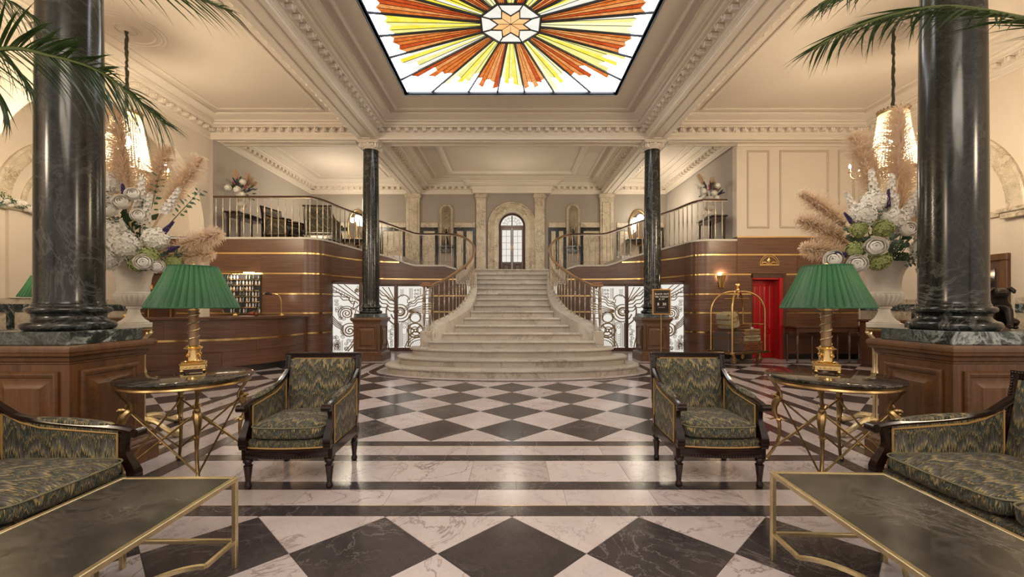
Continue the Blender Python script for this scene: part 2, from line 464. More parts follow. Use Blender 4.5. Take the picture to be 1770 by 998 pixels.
CORN = [(0,5.25),(.008,5.25),(.008,5.30),(.02,5.305),(.02,5.345),(.035,5.352),(.045,5.362),(.05,5.38),(.07,5.385),(.07,5.47),(.185,5.475),(.185,5.495),(.20,5.50),(.225,5.51),(.24,5.53),(.245,5.555),(.30,5.56),(.30,5.59),(.315,5.595),(.35,5.61),(.40,5.66),(.43,5.67),(.43,5.70)]
CBAND = [(.56,5.70),(.56,5.682),(.575,5.672),(.60,5.672),(.62,5.685),(.64,5.687),(.64,5.70)]
dent = MB(); dent.box(-.045, .045, -.06, .055, 0, .08, .012); dent.box(-.014, .014, -.085, -.055, .02, .07, .006)
dent = dent.mesh('dentil', TRIM)
def cornice(x0, x1, y0, y1, n, indiv, pitch=.2, band=True):
    b = MB(); R = [(x0,y0),(x1,y0),(x1,y1),(x0,y1)]
    b.hsweep(R, CORN, closed=True)
    o = struct('trim_%d' % n, b, TRIM)
    if band:
        q = MB(); q.hsweep(R, CBAND, closed=True); obj('ceiling_band', q, TRIM, o)
    q = MB(); q.hsweep(R, [(.0,5.33),(.03,5.335),(.035,5.345),(.03,5.355),(0,5.36)], closed=True); obj('bead_moulding', q, TRIM, o)
    J = MB()
    for (ax, ay), (bx, by), a in ((R[0],R[1],pi),(R[1],R[2],-pi/2),(R[2],R[3],0),(R[3],R[0],pi/2)):
        L = hypot(bx-ax, by-ay)-.24; k = int(L/pitch); d = Vector((bx-ax, by-ay)).normalized(); nn = Vector((-d.y, d.x))
        for i in range(k+1):
            p = Vector((ax, ay))+d*(.12+L*i/k)+nn*.12
            if p.y < 3.9 or (y1 < 4): continue
            if indiv:
                q = obj('dentil', dent, None, o, loc=(p.x, p.y, 5.39)); q.rotation_euler[2] = atan2(d.y, d.x)+pi
            else:
                J.M = T(p.x, p.y, 5.39)@RZ(atan2(d.y, d.x)+pi); J.box(-.045, .045, -.06, .055, 0, .08)
    if J.f: obj('dentil_course', J, TRIM, o, kind='stuff')
    return o
cornice(-3.2, 3.2, 3.57, 10.2, 21, True); cornice(-7.16, -3.65, 3.57, 10.2, 22, True); cornice(3.65, 8.45, 3.57, 10.2, 23, True)
cornice(-3.2, 3.2, 10.65, 15.2, 24, False); cornice(-7.1, -3.65, 10.65, 15.2, 25, False); cornice(3.65, 5.45, 10.65, 15.2, 26, False)
b = MB(); R = rrect(-2.1, 2.1, 11.6, 14.2)
b.hsweep(R, [(0,5.70),(0,5.66),(.03,5.64),(.10,5.64),(.14,5.67),(.16,5.70)], closed=True); struct('trim_27', b, TRIM)
b = MB(); b.hsweep([(-1.35,15.2),(-1.35,15.02),(1.35,15.02),(1.35,15.2)], [(-x,z) for x,z in CORN], closed=False); struct('trim_28', b, TRIM)
b = MB(); b.box(-1.35,1.35,15.02,15.2,5.25,5.70); struct('trim_29', b, TRIM)
# skylight
sky = struct('window_1'); sky.location = (SX, SY, ZC+.03)
DFR = plain('skylight_lead', (.03,.035,.045), .4)
b = MB(); b.hsweep(rrect(-SH_, SH_, -SH_, SH_), [(0,-.045),(0,.05),(.08,.05),(.08,-.045)][::-1]+[(0,-.045)], closed=True); obj('skylight_frame', b, DFR, sky)
b = MB(); b.hsweep(rrect(-SH_, SH_, -SH_, SH_), [(-.02,-.03),(0,-.03),(0,.12),(-.02,.12)], closed=True); obj('skylight_curb', b, TRIM, sky)
def sglass(name, c1, c2, s, sc=5):
    t = NT(name); c = t.coord('Object', (1,1,1)); a = t.noise(c, sc, 5, .6, .6)
    col = t.ramp(a, [(.35, c1), (.65, c2)]); t.set(color=(0,0,0), emit=col, estr=s, rough=.4, spec=.2); return t.m
GW = sglass('white_sky_glass', (.93,.97,1), (1,1,1), 5.2, 1.0)
GM = sglass('milky_glass', (.80,.78,.66), (.9,.88,.80), .66)
GY = [sglass('yellow_glass', (.95,.75,.03), (1,.90,.15), .64), sglass('pale_yellow_glass', (1,.93,.45), (1,.95,.65), .66), sglass('lemon_glass', (.85,.80,.25), (1,.93,.35), .62)]
GO = [sglass('orange_glass', (.62,.11,.015), (.90,.27,.05), .60, 9), sglass('amber_glass', (.72,.24,.06), (.95,.42,.13), .62, 9), sglass('red_glass', (.48,.055,.01), (.75,.12,.02), .60, 9)]
GP = sglass('peach_glass', (.95,.45,.15), (1,.62,.30), .66, 7)
RO = .5
def octr(a):   # octagon outline radius
    k = (a-pi/8) % (pi/4)-pi/8
    return RO*cos(pi/8)/cos(k)
def sqr(a): return (SH_-.05)/max(abs(cos(a)), abs(sin(a)))
def pane(poly, m, name='glass_pane', z=0):
    q = MB(); q.prism(poly, z, z+.008); return obj(name, q, m, sky, sharp=0)
rg = random.Random(3)
for k in range(24):
    a0 = radians(15*k-7.5-90+.35); a1 = radians(15*k+7.5-90-.35)
    org = k % 2 == 1
    cuts = [a0+(a1-a0)*i/5 for i in range(6)]
    pts = []
    base = 1.55 if org else 1.45
    sa = abs(sin(radians(15*k-90))); ca = abs(cos(radians(15*k-90)))
    reach = min(base*(1.0+.32*(1-abs(sa-ca))**0), 9)
    lens = [reach*rg.uniform(.82, 1.0) for _ in range(5)]
    lens[0 if k % 4 < 2 else 4] = reach*1.18; lens[2] = reach*rg.choice([.84, 1.06])
    if ca > .8: lens = [l*1.18 for l in lens]
    lens = [min(l, sqr((a0+a1)/2)*.9) for l in lens]
    for i in range(5):
        p, q = cuts[i], cuts[i+1]; r0, r1 = lens[i]*.985, lens[i]*1.02
        if i % 2: r0, r1 = r1, r0
        pl = [(octr(p)*cos(p), octr(p)*sin(p)), (r0*cos(p), r0*sin(p)), (r1*cos(q), r1*sin(q)), (octr(q)*cos(q), octr(q)*sin(q))]
        m = rg.choice(GO) if org else (rg.choice(GY) if rg.random() < .8 else GM)
        pane(pl[::-1], m)
        pl2 = [(r0*cos(p), r0*sin(p)), (sqr(p)*cos(p), sqr(p)*sin(p))]
        for cc in ((pi/4),(3*pi/4),(5*pi/4),(7*pi/4)):
            for w in (0, -2*pi):
                if p < cc+w < q: pl2.append(((SH_-.05)*(1 if cos(cc)>0 else -1), (SH_-.05)*(1 if sin(cc)>0 else -1)))
        pl2 += [(sqr(q)*cos(q), sqr(q)*sin(q)), (r1*cos(q), r1*sin(q))]
        pane(pl2[::-1], GW)
        if 0 < i and (org or i % 2):
            L = MB(); L.tube([(octr(p)*cos(p), octr(p)*sin(p), -.004), (lens[i]*cos(p), lens[i]*sin(p), -.004)], .0045, 4); obj('thin_lead', L, DFR, sky)
    a = radians(15*k+7.5-90); L = MB(); r = sqr(a)
    L.tube([(octr(a)*cos(a), octr(a)*sin(a), -.01), (r*cos(a), r*sin(a), -.01)], .021, 6); obj('lead_spoke', L, DFR, sky)
for k in range(8):
    a = radians(22.5+45*k); b2 = a+pi/4; mid = (a+b2)/2
    tip = lambda q: (RO*.70*cos(q), RO*.70*sin(q))
    inn = (RO*.40*cos(mid), RO*.40*sin(mid))
    O1 = (RO*cos(a), RO*sin(a)); O2 = (RO*cos(b2), RO*sin(b2))
    pane([O1, O2, tip(b2), inn, tip(a)], GM)
    pane([(0,0), inn, tip(b2), (RO*.40*cos(mid+pi/4), RO*.40*sin(mid+pi/4))], GP)
    L = MB(); L.tube([(*tip(a), -.01), (*inn, -.01), (*tip(b2), -.01)], .011, 6); L.tube([(*O1, -.01), (*tip(a), -.01)], .011, 6); L.tube([(*O1, -.012), (*O2, -.012)], .018, 6)
    L.tube([(0,0,-.006), (*inn, -.006)], .004, 4); obj('star_lead', L, DFR, sky)

# ================================================================== WALLS
def notch_poly(a0, a1, z0, z1, c, R, zs, H=None, n=24):
    H = H or R
    return [(a0,z0),(c-R,z0)]+[(c-R*cos(pi*i/n), zs+H*sin(pi*i/n)) for i in range(n+1)]+[(c+R,z0),(a1,z0),(a1,z1),(a0,z1)]
def wallYZ(x0, x1, poly):   # plate standing in the YZ plane
    b = MB(); b.M = Matrix(((0,0,1,0),(1,0,0,0),(0,1,0,0),(0,0,0,1))); b.prism(poly, x0, x1); return b
def wallXZ(y0, y1, poly, b=None):
    b = b or MB(); b.M = Matrix(((1,0,0,0),(0,0,1,0),(0,1,0,0),(0,0,0,1))); b.prism(poly, y0, y1); b.M = None; return b
# left arcade with two arches, outer left wall, passage ceiling
n = 28
pl = [(-1,0),(1.45,0)]+[(3.1-1.6*cos(pi*i/n), 3.1+1.6*sin(pi*i/n)) for i in range(n+1)]+[(4.7,0),(5.9,0)]+[(7.95-2.05*cos(pi*i/n), 3.05+1.98*sin(pi*i/n)) for i in range(n+1)]+[(10.0,0),(10.22,0),(10.22,5.7),(-1,5.7)]
struct('wall_arcade', wallYZ(-7.5, -7.16, pl), CREAM)
b = MB(); b.box(-9.1, -8.9, -1, 10.4, 0, 5.7); wl = struct('wall_left', b, CREAM)
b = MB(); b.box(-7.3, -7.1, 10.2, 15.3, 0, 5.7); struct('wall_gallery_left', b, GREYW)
b = MB(); b.box(-8.9, -7.3, 10.22, 10.4, 2.95, 5.7); struct('wall_passage', b, CREAM)
b = MB(); b.box(8.45, 8.65, -1, 10.7, 0, 5.7); wr = struct('wall_right', b, CREAM)
b = MB(); b.box(5.49, 8.5, 10.5, 10.7, 2.99, 5.3); wu = struct('wall_upper_right', b, CREAM)
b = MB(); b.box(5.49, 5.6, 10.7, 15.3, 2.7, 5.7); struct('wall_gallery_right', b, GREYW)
PANM = [(0,0),(0,.018),(.008,.026),(.022,.026),(.03,.016),(.045,.012),(.05,0)]
def wpanel(parent, x0, x1, z0, z1, y):
    q = MB(); q.M = T(0, y, 0)@FRONT; q.hsweep(rrect(x0, x1, z0, z1), PANM, closed=True); obj('panel_moulding', q, MOULD, parent)
for x0, x1 in ((5.74, 6.28), (6.53, 7.73), (7.96, 8.36)): wpanel(wu, x0, x1, 3.2, 5.1, 10.5)
q = MB(); q.box(5.49, 8.45, 10.47, 10.5, 5.19, 5.25); obj('picture_rail', q, TRIM, wu)
# marble blind arches on the outer walls
def archband(parent, x, sg, yc, R, zs, H, w, d, m, name='marble_archivolt', z0=None):
    q = MB(); n = 30
    prof = [(0,0),(0,d),(.02,d+.012),(.05,d+.012),(.06,d),(w-.06,d),(w-.05,d+.015),(w-.01,d+.015),(w,d),(w,0)]
    rows = [(yc-R, z0 if z0 else zs, -1, 0)]+[None]*0
    ring = []
    for i in range(n+1):
        a = pi*i/n; ring.append((yc-R*cos(a), zs+H*sin(a), -cos(a), sin(a)))
    if z0: ring = [(yc-R, z0, -1, 0)]+ring+[(yc+R, z0, 1, 0)]
    vs = []
    for (y, z, ny, nz) in ring:
        for o_, p_ in prof: vs.append((x+sg*p_, y-ny*o_, z-nz*o_))
    mm = len(prof)
    q.add(vs, [(i*mm+j, (i+1)*mm+j, (i+1)*mm+j+1, i*mm+j+1) for i in range(len(ring)-1) for j in range(mm-1)])
    return obj(name, q, m, parent)
def dado(parent, x, sg, y0, y1):
    q = MB(); q.box(x, x+sg*.03, y0, y1, 1.33, 1.44, .006); obj('marble_dado_cap', q, BMARB, parent)
    q = MB(); q.box(x, x+sg*.025, y0, y1, 1.19, 1.33); q.box(x, x+sg*.025, y0, y1, .0, .2)
    y = y0
    while y <= y1: q.box(x, x+sg*.025, y, y+.12, .2, 1.19); y += .85
    obj('green_marble_frame', q, GSLAB, parent)
    q = MB(); q.box(x, x+sg*.012, y0, y1, .2, 1.19); obj('marble_dado_panel', q, BMARB, parent)
archband(wr, 8.45, -1, 8.75, 1.72, 2.95, 1.75, .28, .05, BMARB)
archband(wr, 8.45, -1, 8.75, 1.05, 2.95, 1.15, .10, .03, BMARB, 'inner_arch_moulding')
q = MB(); q.box(8.33, 8.45, 6.6, 7.35, 2.78, 2.88, .01); q.box(8.30, 8.45, 6.6, 7.4, 2.88, 2.95, .01); q.box(8.40, 8.45, 7.4, 10.4, 2.84, 2.95, .01); obj('impost_moulding', q, BMARB, wr)
dado(wr, 8.45, -1, 4.0, 7.2); dado(wr, 8.45, -1, 8.1, 10.4)
archband(wl, -8.9, 1, 8.75, 1.4, 3.1, 1.45, .24, .05, BMARB)
archband(wl, -8.9, 1, 8.75, .98, 3.1, 1.0, .08, .03, BMARB, 'inner_arch_moulding')
q = MB(); q.box(-8.9, -8.80, 6.6, 10.1, 3.0, 3.1, .01); obj('impost_moulding', q, BMARB, wl)
q = MB(); q.box(-8.9, -8.84, 7.55, 7.95, 1.44, 3.0); obj('wall_pilaster', q, CREAM, wl)
dado(wl, -8.9, 1, 5.0, 10.1)
# side door in the right wall
d4 = struct('door_4'); q = MB()
for y0, y1, z0, z1 in ((7.28,7.40,0,2.08),(7.92,8.04,0,2.08),(7.28,8.04,2.082,2.2)): q.box(8.38, 8.46, y0, y1, z0, z1, .01)
obj('door_frame', q, PEDW, d4); q = MB(); q.box(8.42, 8.455, 7.40, 7.92, 0, 2.08); obj('door_leaf', q, DOORW, d4)
q = MB(); q.box(8.405, 8.42, 7.48, 7.84, 1.2, 1.95, .005); obj('door_glass', q, plain('dark_glass', (.02,.015,.015), .08), d4)

# rear gallery wall with arched door and two niches
YB = 15.2; rb = MB()
def flat(x0, x1, z0, z1): rb.box(x0, x1, YB, YB+.3, z0, z1)
flat(-7.3, -2.52, 2.2, 5.7); flat(-2.12, -.5, 2.2, 5.7); flat(.5, 1.96, 2.2, 5.7); flat(2.36, 5.6, 2.2, 5.7)
flat(-2.52, -2.12, 2.2, 3.43); flat(1.96, 2.36, 2.2, 3.43)
for c in (-2.32, 2.16): wallXZ(YB, YB+.3, notch_poly(c-.2, c+.2, 3.43, 5.7, c, .17, 4.66), rb)
wallXZ(YB, YB+.3, notch_poly(-.5, .5, 2.2, 5.7, 0, .46, 4.12), rb)
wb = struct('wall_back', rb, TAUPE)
def archXZ(parent, c, R, zs, w, d, z0, m, name, y=YB):
    q = MB(); n = 28; prof = [(0,0),(0,d*.6),(.02,d),(w*.4,d),(w*.5,d*.7),(w*.85,d*.6),(w*.9,d),(w,d),(w,0)]
    ring = [(c-R, z0, -1, 0)]+[(c-R*cos(pi*i/n), zs+R*sin(pi*i/n), -cos(pi*i/n), sin(pi*i/n)) for i in range(n+1)]+[(c+R, z0, 1, 0)]
    vs = [(x+nx*o_, y-p_, z+nz*o_) for (x, z, nx, nz) in ring for o_, p_ in prof]; mm = len(prof)
    q.add(vs, [(i*mm+j, (i+1)*mm+j, (i+1)*mm+j+1, i*mm+j+1) for i in range(len(ring)-1) for j in range(mm-1)])
    return obj(name, q, m, parent)
archXZ(wb, 0, .46, 4.12, .38, .10, 2.3, BMARB, 'door_surround')
for c in (-2.32, 2.16):
    archXZ(wb, c, .17, 4.66, .07, .05, 3.43, BMARB, 'niche_surround')
    q = MB()
    q.grid(lambda u, v, c=c: (c-.17*cos(pi*u), YB+.24*sin(pi*u), 3.43+1.23*v), 14, 1)
    q.grid(lambda u, v, c=c: (c-.17*cos(pi*u)*cos(pi/2*v), YB+.24*sin(pi*u)*cos(pi/2*v), 4.66+.17*sin(pi/2*v)), 14, 6)
    obj('niche_recess', q, BMARB, wb, sharp=60)
    q = MB(); q.box(c-.26, c+.26, YB-.16, YB+.2, 3.34, 3.43, .01); q.box(c-.2, c+.2, YB-.1, YB, 3.18, 3.34, .01); obj('niche_ledge', q, GSLAB, wb)
# dado of the gallery
q = MB()
for x0, x1 in ((-7.1,-3.75),(-3.23,-2.62),(-2.05,-1.3),(1.3,1.9),(2.42,3.2),(3.7,5.4)): q.box(x0, x1, YB-.03, YB, 4.07, 4.24, .008)
obj('marble_dado_cap', q, BMARB, wb)
q = MB(); r_ = MB()
for x0, x1, nb in ((-7.1,-3.75,4),(-3.23,-2.62,1),(-2.05,-1.28,2),(1.28,1.92,2),(2.42,3.2,1),(3.7,5.4,2)):
    q.box(x0, x1, YB-.02, YB, 3.95, 4.07); q.box(x0, x1, YB-.02, YB, 2.36, 2.5)
    for i in range(nb+1):
        x = x0+(x1-x0-.1)*i/nb; q.box(x, x+.1, YB-.021, YB, 2.5, 3.95)
    for i in range(nb):
        xa = x0+(x1-x0-.1)*i/nb+.1; xb = x0+(x1-x0-.1)*(i+1)/nb
        s_ = MB(); s_.box(xa+.01, xb-.01, YB-.014, YB, 2.5, 3.94, .004); obj('marble_dado_panel', s_, BMARB, wb)
obj('green_marble_frame', q, GMARB, wb)
# pilasters
def pilaster(x0, x1, cap=True):
    q = MB(); q.box(x0, x1, YB-.09, YB, 2.36, 5.12, .01); q.box(x0-.03, x1+.03, YB-.12, YB, 2.36, 2.62, .012)
    if x1-x0 > .4: q.M = T(0, YB-.09, 0)@FRONT; q.hsweep(rrect(x0+.08, x1-.08, 2.8, 4.95), PANM, closed=True); q.M = None
    q.box(x0-.02, x1+.02, YB-.11, YB, 5.04, 5.10, .01); q.box(x0-.04, x1+.04, YB-.14, YB, 5.10, 5.25, .02)
    for s_, x in ((-1, x0), (1, x1)): q.tube([(x+s_*.02-s_*.045*cos(a)*(1-a/9), YB-.13, 5.13+.045*sin(a)*(1-a/9)) for a in [i*.6 for i in range(14)]], .012, 5)
    obj('marble_pilaster', q, BMARB, wb)
for a, c in ((-1.26,-.92),(.80,1.15),(-3.73,-3.25),(3.1,3.57)): pilaster(a, c)
# arched double door
d1 = struct('door_1'); q = MB()
archXZ(d1, 0, .40, 4.12, .06, .06, 2.36, DOORW, 'door_frame', YB+.1)
for s_ in (-1, 1):
    lf = MB()
    X = lambda a: s_*a
    lf.box(X(.005), X(.05), YB+.08, YB+.14, 2.36, 4.09, .004); lf.box(X(.35), X(.40), YB+.08, YB+.14, 2.36, 4.09, .004)
    lf.box(X(.05), X(.35), YB+.08, YB+.14, 2.36, 2.86, .004); lf.box(X(.05), X(.35), YB+.08, YB+.14, 4.0, 4.09, .004)
    lf.M = T(0, YB+.08, 0)@FRONT; lf.hsweep(rrect(min(X(.08),X(.32)), max(X(.08),X(.32)), 2.45, 2.80), PANM, closed=True); lf.M = None
    leaf = obj('door_leaf', lf, DOORW, d1)
    g = MB(); g.box(X(.195), X(.205), YB+.09, YB+.13, 2.86, 4.0)
    for k in range(1, 5): g.box(X(.05), X(.35), YB+.09, YB+.13, 2.86+k*.228-.005, 2.86+k*.228+.005)
    obj('glazing_bars', g, DOORW, leaf)
    for k in range(5):
        for c in (0, 1):
            g = MB(); g.box(X(.05+c*.155), X(.195+c*.155), YB+.107, YB+.113, 2.866+k*.228, 3.083+k*.228); obj('door_pane', g, SCREEN, leaf, sharp=0)
    g = MB(); g.tube([(X(.03), YB+.05, 3.2), (X(.03), YB+.04, 3.25), (X(.03), YB+.04, 3.45), (X(.03), YB+.05, 3.5)], .009, 6); obj('door_handle', g, BRASS, leaf)
g = MB(); g.box(-.40, .40, YB+.08, YB+.14, 4.09, 4.16, .004); g.box(-.02, .02, YB+.08, YB+.14, 4.16, 4.50)
obj('transom', g, DOORW, d1)
g = MB(); n = 20; wallXZ(YB+.108, YB+.112, [(.395*cos(pi*i/n), 4.13+.37*sin(pi*i/n)) for i in range(n+1)], g); obj('fanlight_glass', g, SCREEN, d1)
g = MB()
for s_ in (-1, 1):
    for r in (.16, .27): g.tube([(s_*(.02+r*sin(a)), YB+.1, 4.16+r*cos(a)) for a in [pi/2*i/8 for i in range(9)]], .006, 4)
    for a in (.4, .8, 1.2): g.tube([(s_*(.02+.16*sin(a)), YB+.1, 4.16+.16*cos(a)), (s_*(.0+.38*sin(a)), YB+.1, 4.14+.36*cos(a))], .006, 4)
obj('fanlight_tracery', g, DOORW, d1)

# ------------------------------------------------ walnut walls, plan path from left to right
PL0 = [(-8.85,10.2),(-7.6,10.2),(-6.2,10.2),(-4.95,10.2)]+[(-4.95+.37*sin(a), 10.2+.37*(1-cos(a))) for a in (.3,.6,.9,1.2,1.45)]
PL1 = PL0+[(-4.55,10.80)]
PL2 = [tuple(p[:2]) for p in catmull([(-4.55,10.80,0),(-4.42,11.2,0),(-4.14,11.75,0),(-3.78,12.12,0),(-3.4,12.27,0),(-3.07,12.35,0),(-2.7,12.40,0),(-2.08,12.44,0),(-1.62,12.44,0)], 4)]
def ztopL(x, y):
    if x < -3.8: return 2.90-.0*x-.14*max(0, (x+4.55)/.75)
    K = [(-3.8,2.76),(-3.4,2.66),(-3.07,2.53),(-2.8,2.456),(-1.95,2.456),(-1.62,2.36)]
    for (a, za), (b_, zb) in zip(K, K[1:]):
        if x <= b_: return za+(zb-za)*(x-a)/(b_-a)
    return 2.36
def RT(p):   # left plan -> right plan
    x, y = p[0], p[1]; yy = y+(.3*(12-y)/1.8 if y < 12 else 0)
    return (-x*(.975 if x > -5.2 else 1), yy)
ZBANDS = [(.13,.635),(.67,1.11),(1.15,1.57),(1.605,2.05),(2.09,2.53),(2.57,9)]
def wallseg(pts, z0f, z1f, th, m, name, parent):
    b = MB(); N = len(pts); vs = []; L = 0; uv = []
    nn = []
    for i in range(N):
        a = Vector(pts[max(i-1,0)]); c = Vector(pts[min(i+1,N-1)]); d = (c-a).normalized(); nn.append(Vector((d.y, -d.x)))
    fs = []; uvs = []
    for i in range(N):
        x, y = pts[i]; o = nn[i]*th; z0, z1 = z0f(x, y), z1f(x, y)
        if i: L += hypot(x-pts[i-1][0], y-pts[i-1][1])
        vs += [(x, y, z0), (x+o.x, y+o.y, z0), (x+o.x, y+o.y, z1), (x, y, z1)]; uv.append((L, z0, z1))
    for i in range(N-1):
        a, c = 4*i, 4*i+4; u0, u1 = uv[i][0], uv[i+1][0]
        fs += [(a+1, c+1, c+2, a+2), (a+2, c+2, c+3, a+3), (a, c, c+1, a+1)]
        uvs += [[(u0,uv[i][1]),(u1,uv[i+1][1]),(u1,uv[i+1][2]),(u0,uv[i][2])], [(u0,0),(u1,0),(u1,.02),(u0,.02)], [(u0,0),(u1,0),(u1,.02),(u0,.02)]]
    fs += [(0,1,2,3), (4*N-1,4*N-2,4*N-3,4*N-4)]; uvs += [[(0,0),(.02,0),(.02,1),(0,1)]]*2
    b.add(vs, fs, uvs); return obj(name, b, m, parent)
def split_path(pts, L0):
    """cut a polyline into pieces of about L0 metres with small gaps"""
    out = []; cur = [pts[0]]; acc = 0
    for i in range(1, len(pts)):
        a = Vector(cur[-1]); c = Vector(pts[i]); d = (c-a).length
        while acc+d > L0:
            t = (L0-acc)/d; p = a+(c-a)*t; cur.append((p.x, p.y)); out.append(cur)
            q = p+(c-a).normalized()*.004; cur = [(q.x, q.y)]; a = q; d = (c-a).length; acc = 0
        acc += d; cur.append(tuple(c))
    if acc > .05: out.append(cur)
    return out
def walnut(parent, pts, zlow, ztop, right=False):
    for bi, (z0, z1) in enumerate(ZBANDS):
        if z1 <= zlow+.02: continue
        zz0 = max(z0, zlow)
        segs = split_path(pts, 1.45+.17*((bi*3) % 4))
        for sg in segs:
            top = lambda x, y: max(zz0+.004, min(z1, ztop(x, y)))
            if max(top(*p) for p in sg) <= zz0+.006: continue
            wallseg(sg, lambda x, y: zz0, top, .02, WALN, 'wood_panel', parent)
        if z1 < 3:
            ok = [p for p in pts if ztop(*p) > z1+.05]
            if len(ok) > 1: wallseg(ok, lambda x, y: z1, lambda x, y: z1+.036, .026, BRASS, 'brass_strip', parent)
def back(pts, z0, ztop, name):
    b = MB(); N = len(pts); vs = []
    for x, y in pts: vs += [(x, y+.001, z0), (x, y+.001, ztop(x, y)), (x, y+.12, ztop(x, y)), (x, y+.12, z0)]
    fs = []
    for i in range(N-1):
        a, c = 4*i, 4*i+4; fs += [(a,c,c+1,a+1),(a+1,c+1,c+2,a+2),(a+2,c+2,c+3,a+3),(a+3,c+3,c,a)]
    fs += [(0,1,2,3),(4*N-4,4*N-1,4*N-2,4*N-3)]; b.add(vs, fs); return struct(name, b, DOORW)
# left: the door opening spans x -8.63 .. -8.0 below 2.07
wrp = back(PL1, 0, ztopL, 'wall_reception')
cut = [(-8.85,10.2),(-8.66,10.2)]; rest = [(-8.0,10.2)]+PL1[1:]
walnut(wrp, PL1, 2.09, ztopL); 
for bi, (z0, z1) in enumerate(ZBANDS[:4]):
    for sg in [cut]+split_path(rest, 1.5+.2*(bi % 3)): wallseg(sg, lambda x, y: z0, lambda x, y: z1, .02, WALN, 'wood_panel', wrp)
    for sg in (cut, rest): wallseg(sg, lambda x, y: z1, lambda x, y: z1+.036, .026, BRASS, 'brass_strip', wrp)
wallseg(rest, lambda x, y: 0, lambda x, y: .13, .012, BLACK, 'toe_kick', wrp)
wgl = back(PL2, 1.92, ztopL, 'wall_gallery_fascia_left'); walnut(wgl, PL2, 1.94, ztopL)
PR1 = [RT(p) for p in PL1 if p[0] > -5.0]; PR1 = [(5.83,10.5)]+PR1
PR1 = PR1[::-1]; PR2 = [RT(p) for p in PL2][::-1]
ztopR = lambda x, y: (ztopL(-x/.975, y) if x < 5.4 else 2.97)
# right wall pieces run left to right, so they are listed from the stair outwards
wgr = back(PR2, 1.92, ztopR, 'wall_gallery_fascia_right'); walnut(wgr, PR2, 1.94, ztopR)
full = PR1+[(6.68,10.5),(8.45,10.5)]
zt2 = lambda x, y: 2.90 if x < 5.49 else 2.965
wlf = back(PR1, 0, zt2, 'wall_lift_left'); 
b = MB(); b.box(6.68, 8.45, 10.501, 10.62, 0, 2.965); b.box(5.83, 6.68, 10.501, 10.62, 2.06, 2.965); wlr = struct('wall_lift_right', b, DOORW)
walnut(wlf, PR1[:-1]+[(5.48,10.5)], 2.09, zt2); walnut(wlr, [(5.49,10.5),(6.9,10.5),(8.45,10.5)], 2.09, zt2)
for bi, (z0, z1) in enumerate(ZBANDS[:4]):
    for w_, sgs in ((wlf, split_path(PR1, 1.4+.2*(bi % 3))), (wlr, split_path([(6.68,10.5),(8.45,10.5)], 1.2))):
        for sg in sgs: wallseg(sg, lambda x, y: z0, lambda x, y: z1, .02, WALN, 'wood_panel', w_)
    for w_, sg in ((wlf, PR1), (wlr, [(6.68,10.5),(8.45,10.5)])): wallseg(sg, lambda x, y: z1, lambda x, y: z1+.036, .026, BRASS, 'brass_strip', w_)
wallseg(PR1, lambda x, y: 0, lambda x, y: .13, .012, BLACK, 'toe_kick', wlf); wallseg([(6.68,10.5),(8.45,10.5)], lambda x, y: 0, lambda x, y: .13, .012, BLACK, 'toe_kick', wlr)
wallseg([(5.49,10.5),(8.45,10.5)], lambda x, y: 2.965, lambda x, y: 2.995, .03, BRASS, 'brass_strip', wlr)
# side walls of the stair well (wood beside the stair flight)
for sx, rt in ((-1, 0), (1, 1)):
    P = [(-2.27,12.35),(-1.3,12.35)] if not rt else [(1.3,12.35),(2.27,12.35)]
    o = back(P, 0, lambda x, y: 1.93, 'wall_stair_left' if sx < 0 else 'wall_stair_right')
    for (z0, z1) in ZBANDS[:4]:
        wallseg(P, lambda x, y: z0, lambda x, y: min(z1, 1.93), .02, WALN, 'wood_panel', o)
        if z1 < 1.9: wallseg(P, lambda x, y: z1, lambda x, y: z1+.036, .026, BRASS, 'brass_strip', o)
# gallery floor and landing
WHITEC = plain('white_coping', (.60,.56,.48), .45)
for sx, PP, x_out in ((-1, PL1[3:]+PL2, -7.2), (1, None, 5.5)):
    P = PP if sx < 0 else [RT(p) for p in PL1[3:]+PL2]
    side = [p for p in P if abs(p[0]) > 3.15]
    b = MB(); poly = [(x_out, side[0][1])]+side+[(sx*3.15, 15.2),(x_out, 15.2)]
    b.prism([(x, y+.02) for x, y in poly], 2.0, 2.74); struct('floor_gallery_left' if sx < 0 else 'floor_gallery_right', b, LTILE)
b = MB(); b.prism([(-3.2,12.5),(3.2,12.5),(3.2,15.2),(-3.2,15.2)], 2.0, 2.358); struct('floor_landing', b, STONE)
b = MB()
for sx in (-1, 1):
    b.box(sx*2.9, sx*3.2, 12.55, 15.2, 2.358, 2.49); b.box(sx*3.05, sx*3.2, 12.55, 15.2, 2.49, 2.62)
struct('floor_gallery_steps', b, STONE)
b = MB()
for sx in (-1, 1): b.box(sx*1.3, sx*3.9, 15.10, 15.2, 2.36, 2.50, .01); b.box(sx*3.9, sx*5.4, 15.10, 15.2, 2.74, 2.88, .01)
struct('baseboard_back', b, WHITEC)
# coping that carries the gallery railing
def coping(P, zt, name):
    b = MB(); b.hsweep([(x, y, zt(x, y)) for x, y in P], [(-.045,-.02),(-.045,.02),(-.035,.03),(.10,.03),(.11,.02),(.11,-.02),(-.045,-.02)], capped=True); return struct(name, b, WHITEC)
coping([(-7.15,10.2)]+PL1[2:]+PL2[1:], ztopL, 'trim_41')
coping([p for p in PR2]+PR1[1:-1][0:]+[(5.48,10.5)], lambda x, y: min(ztopR(x, y), 2.90), 'trim_42')
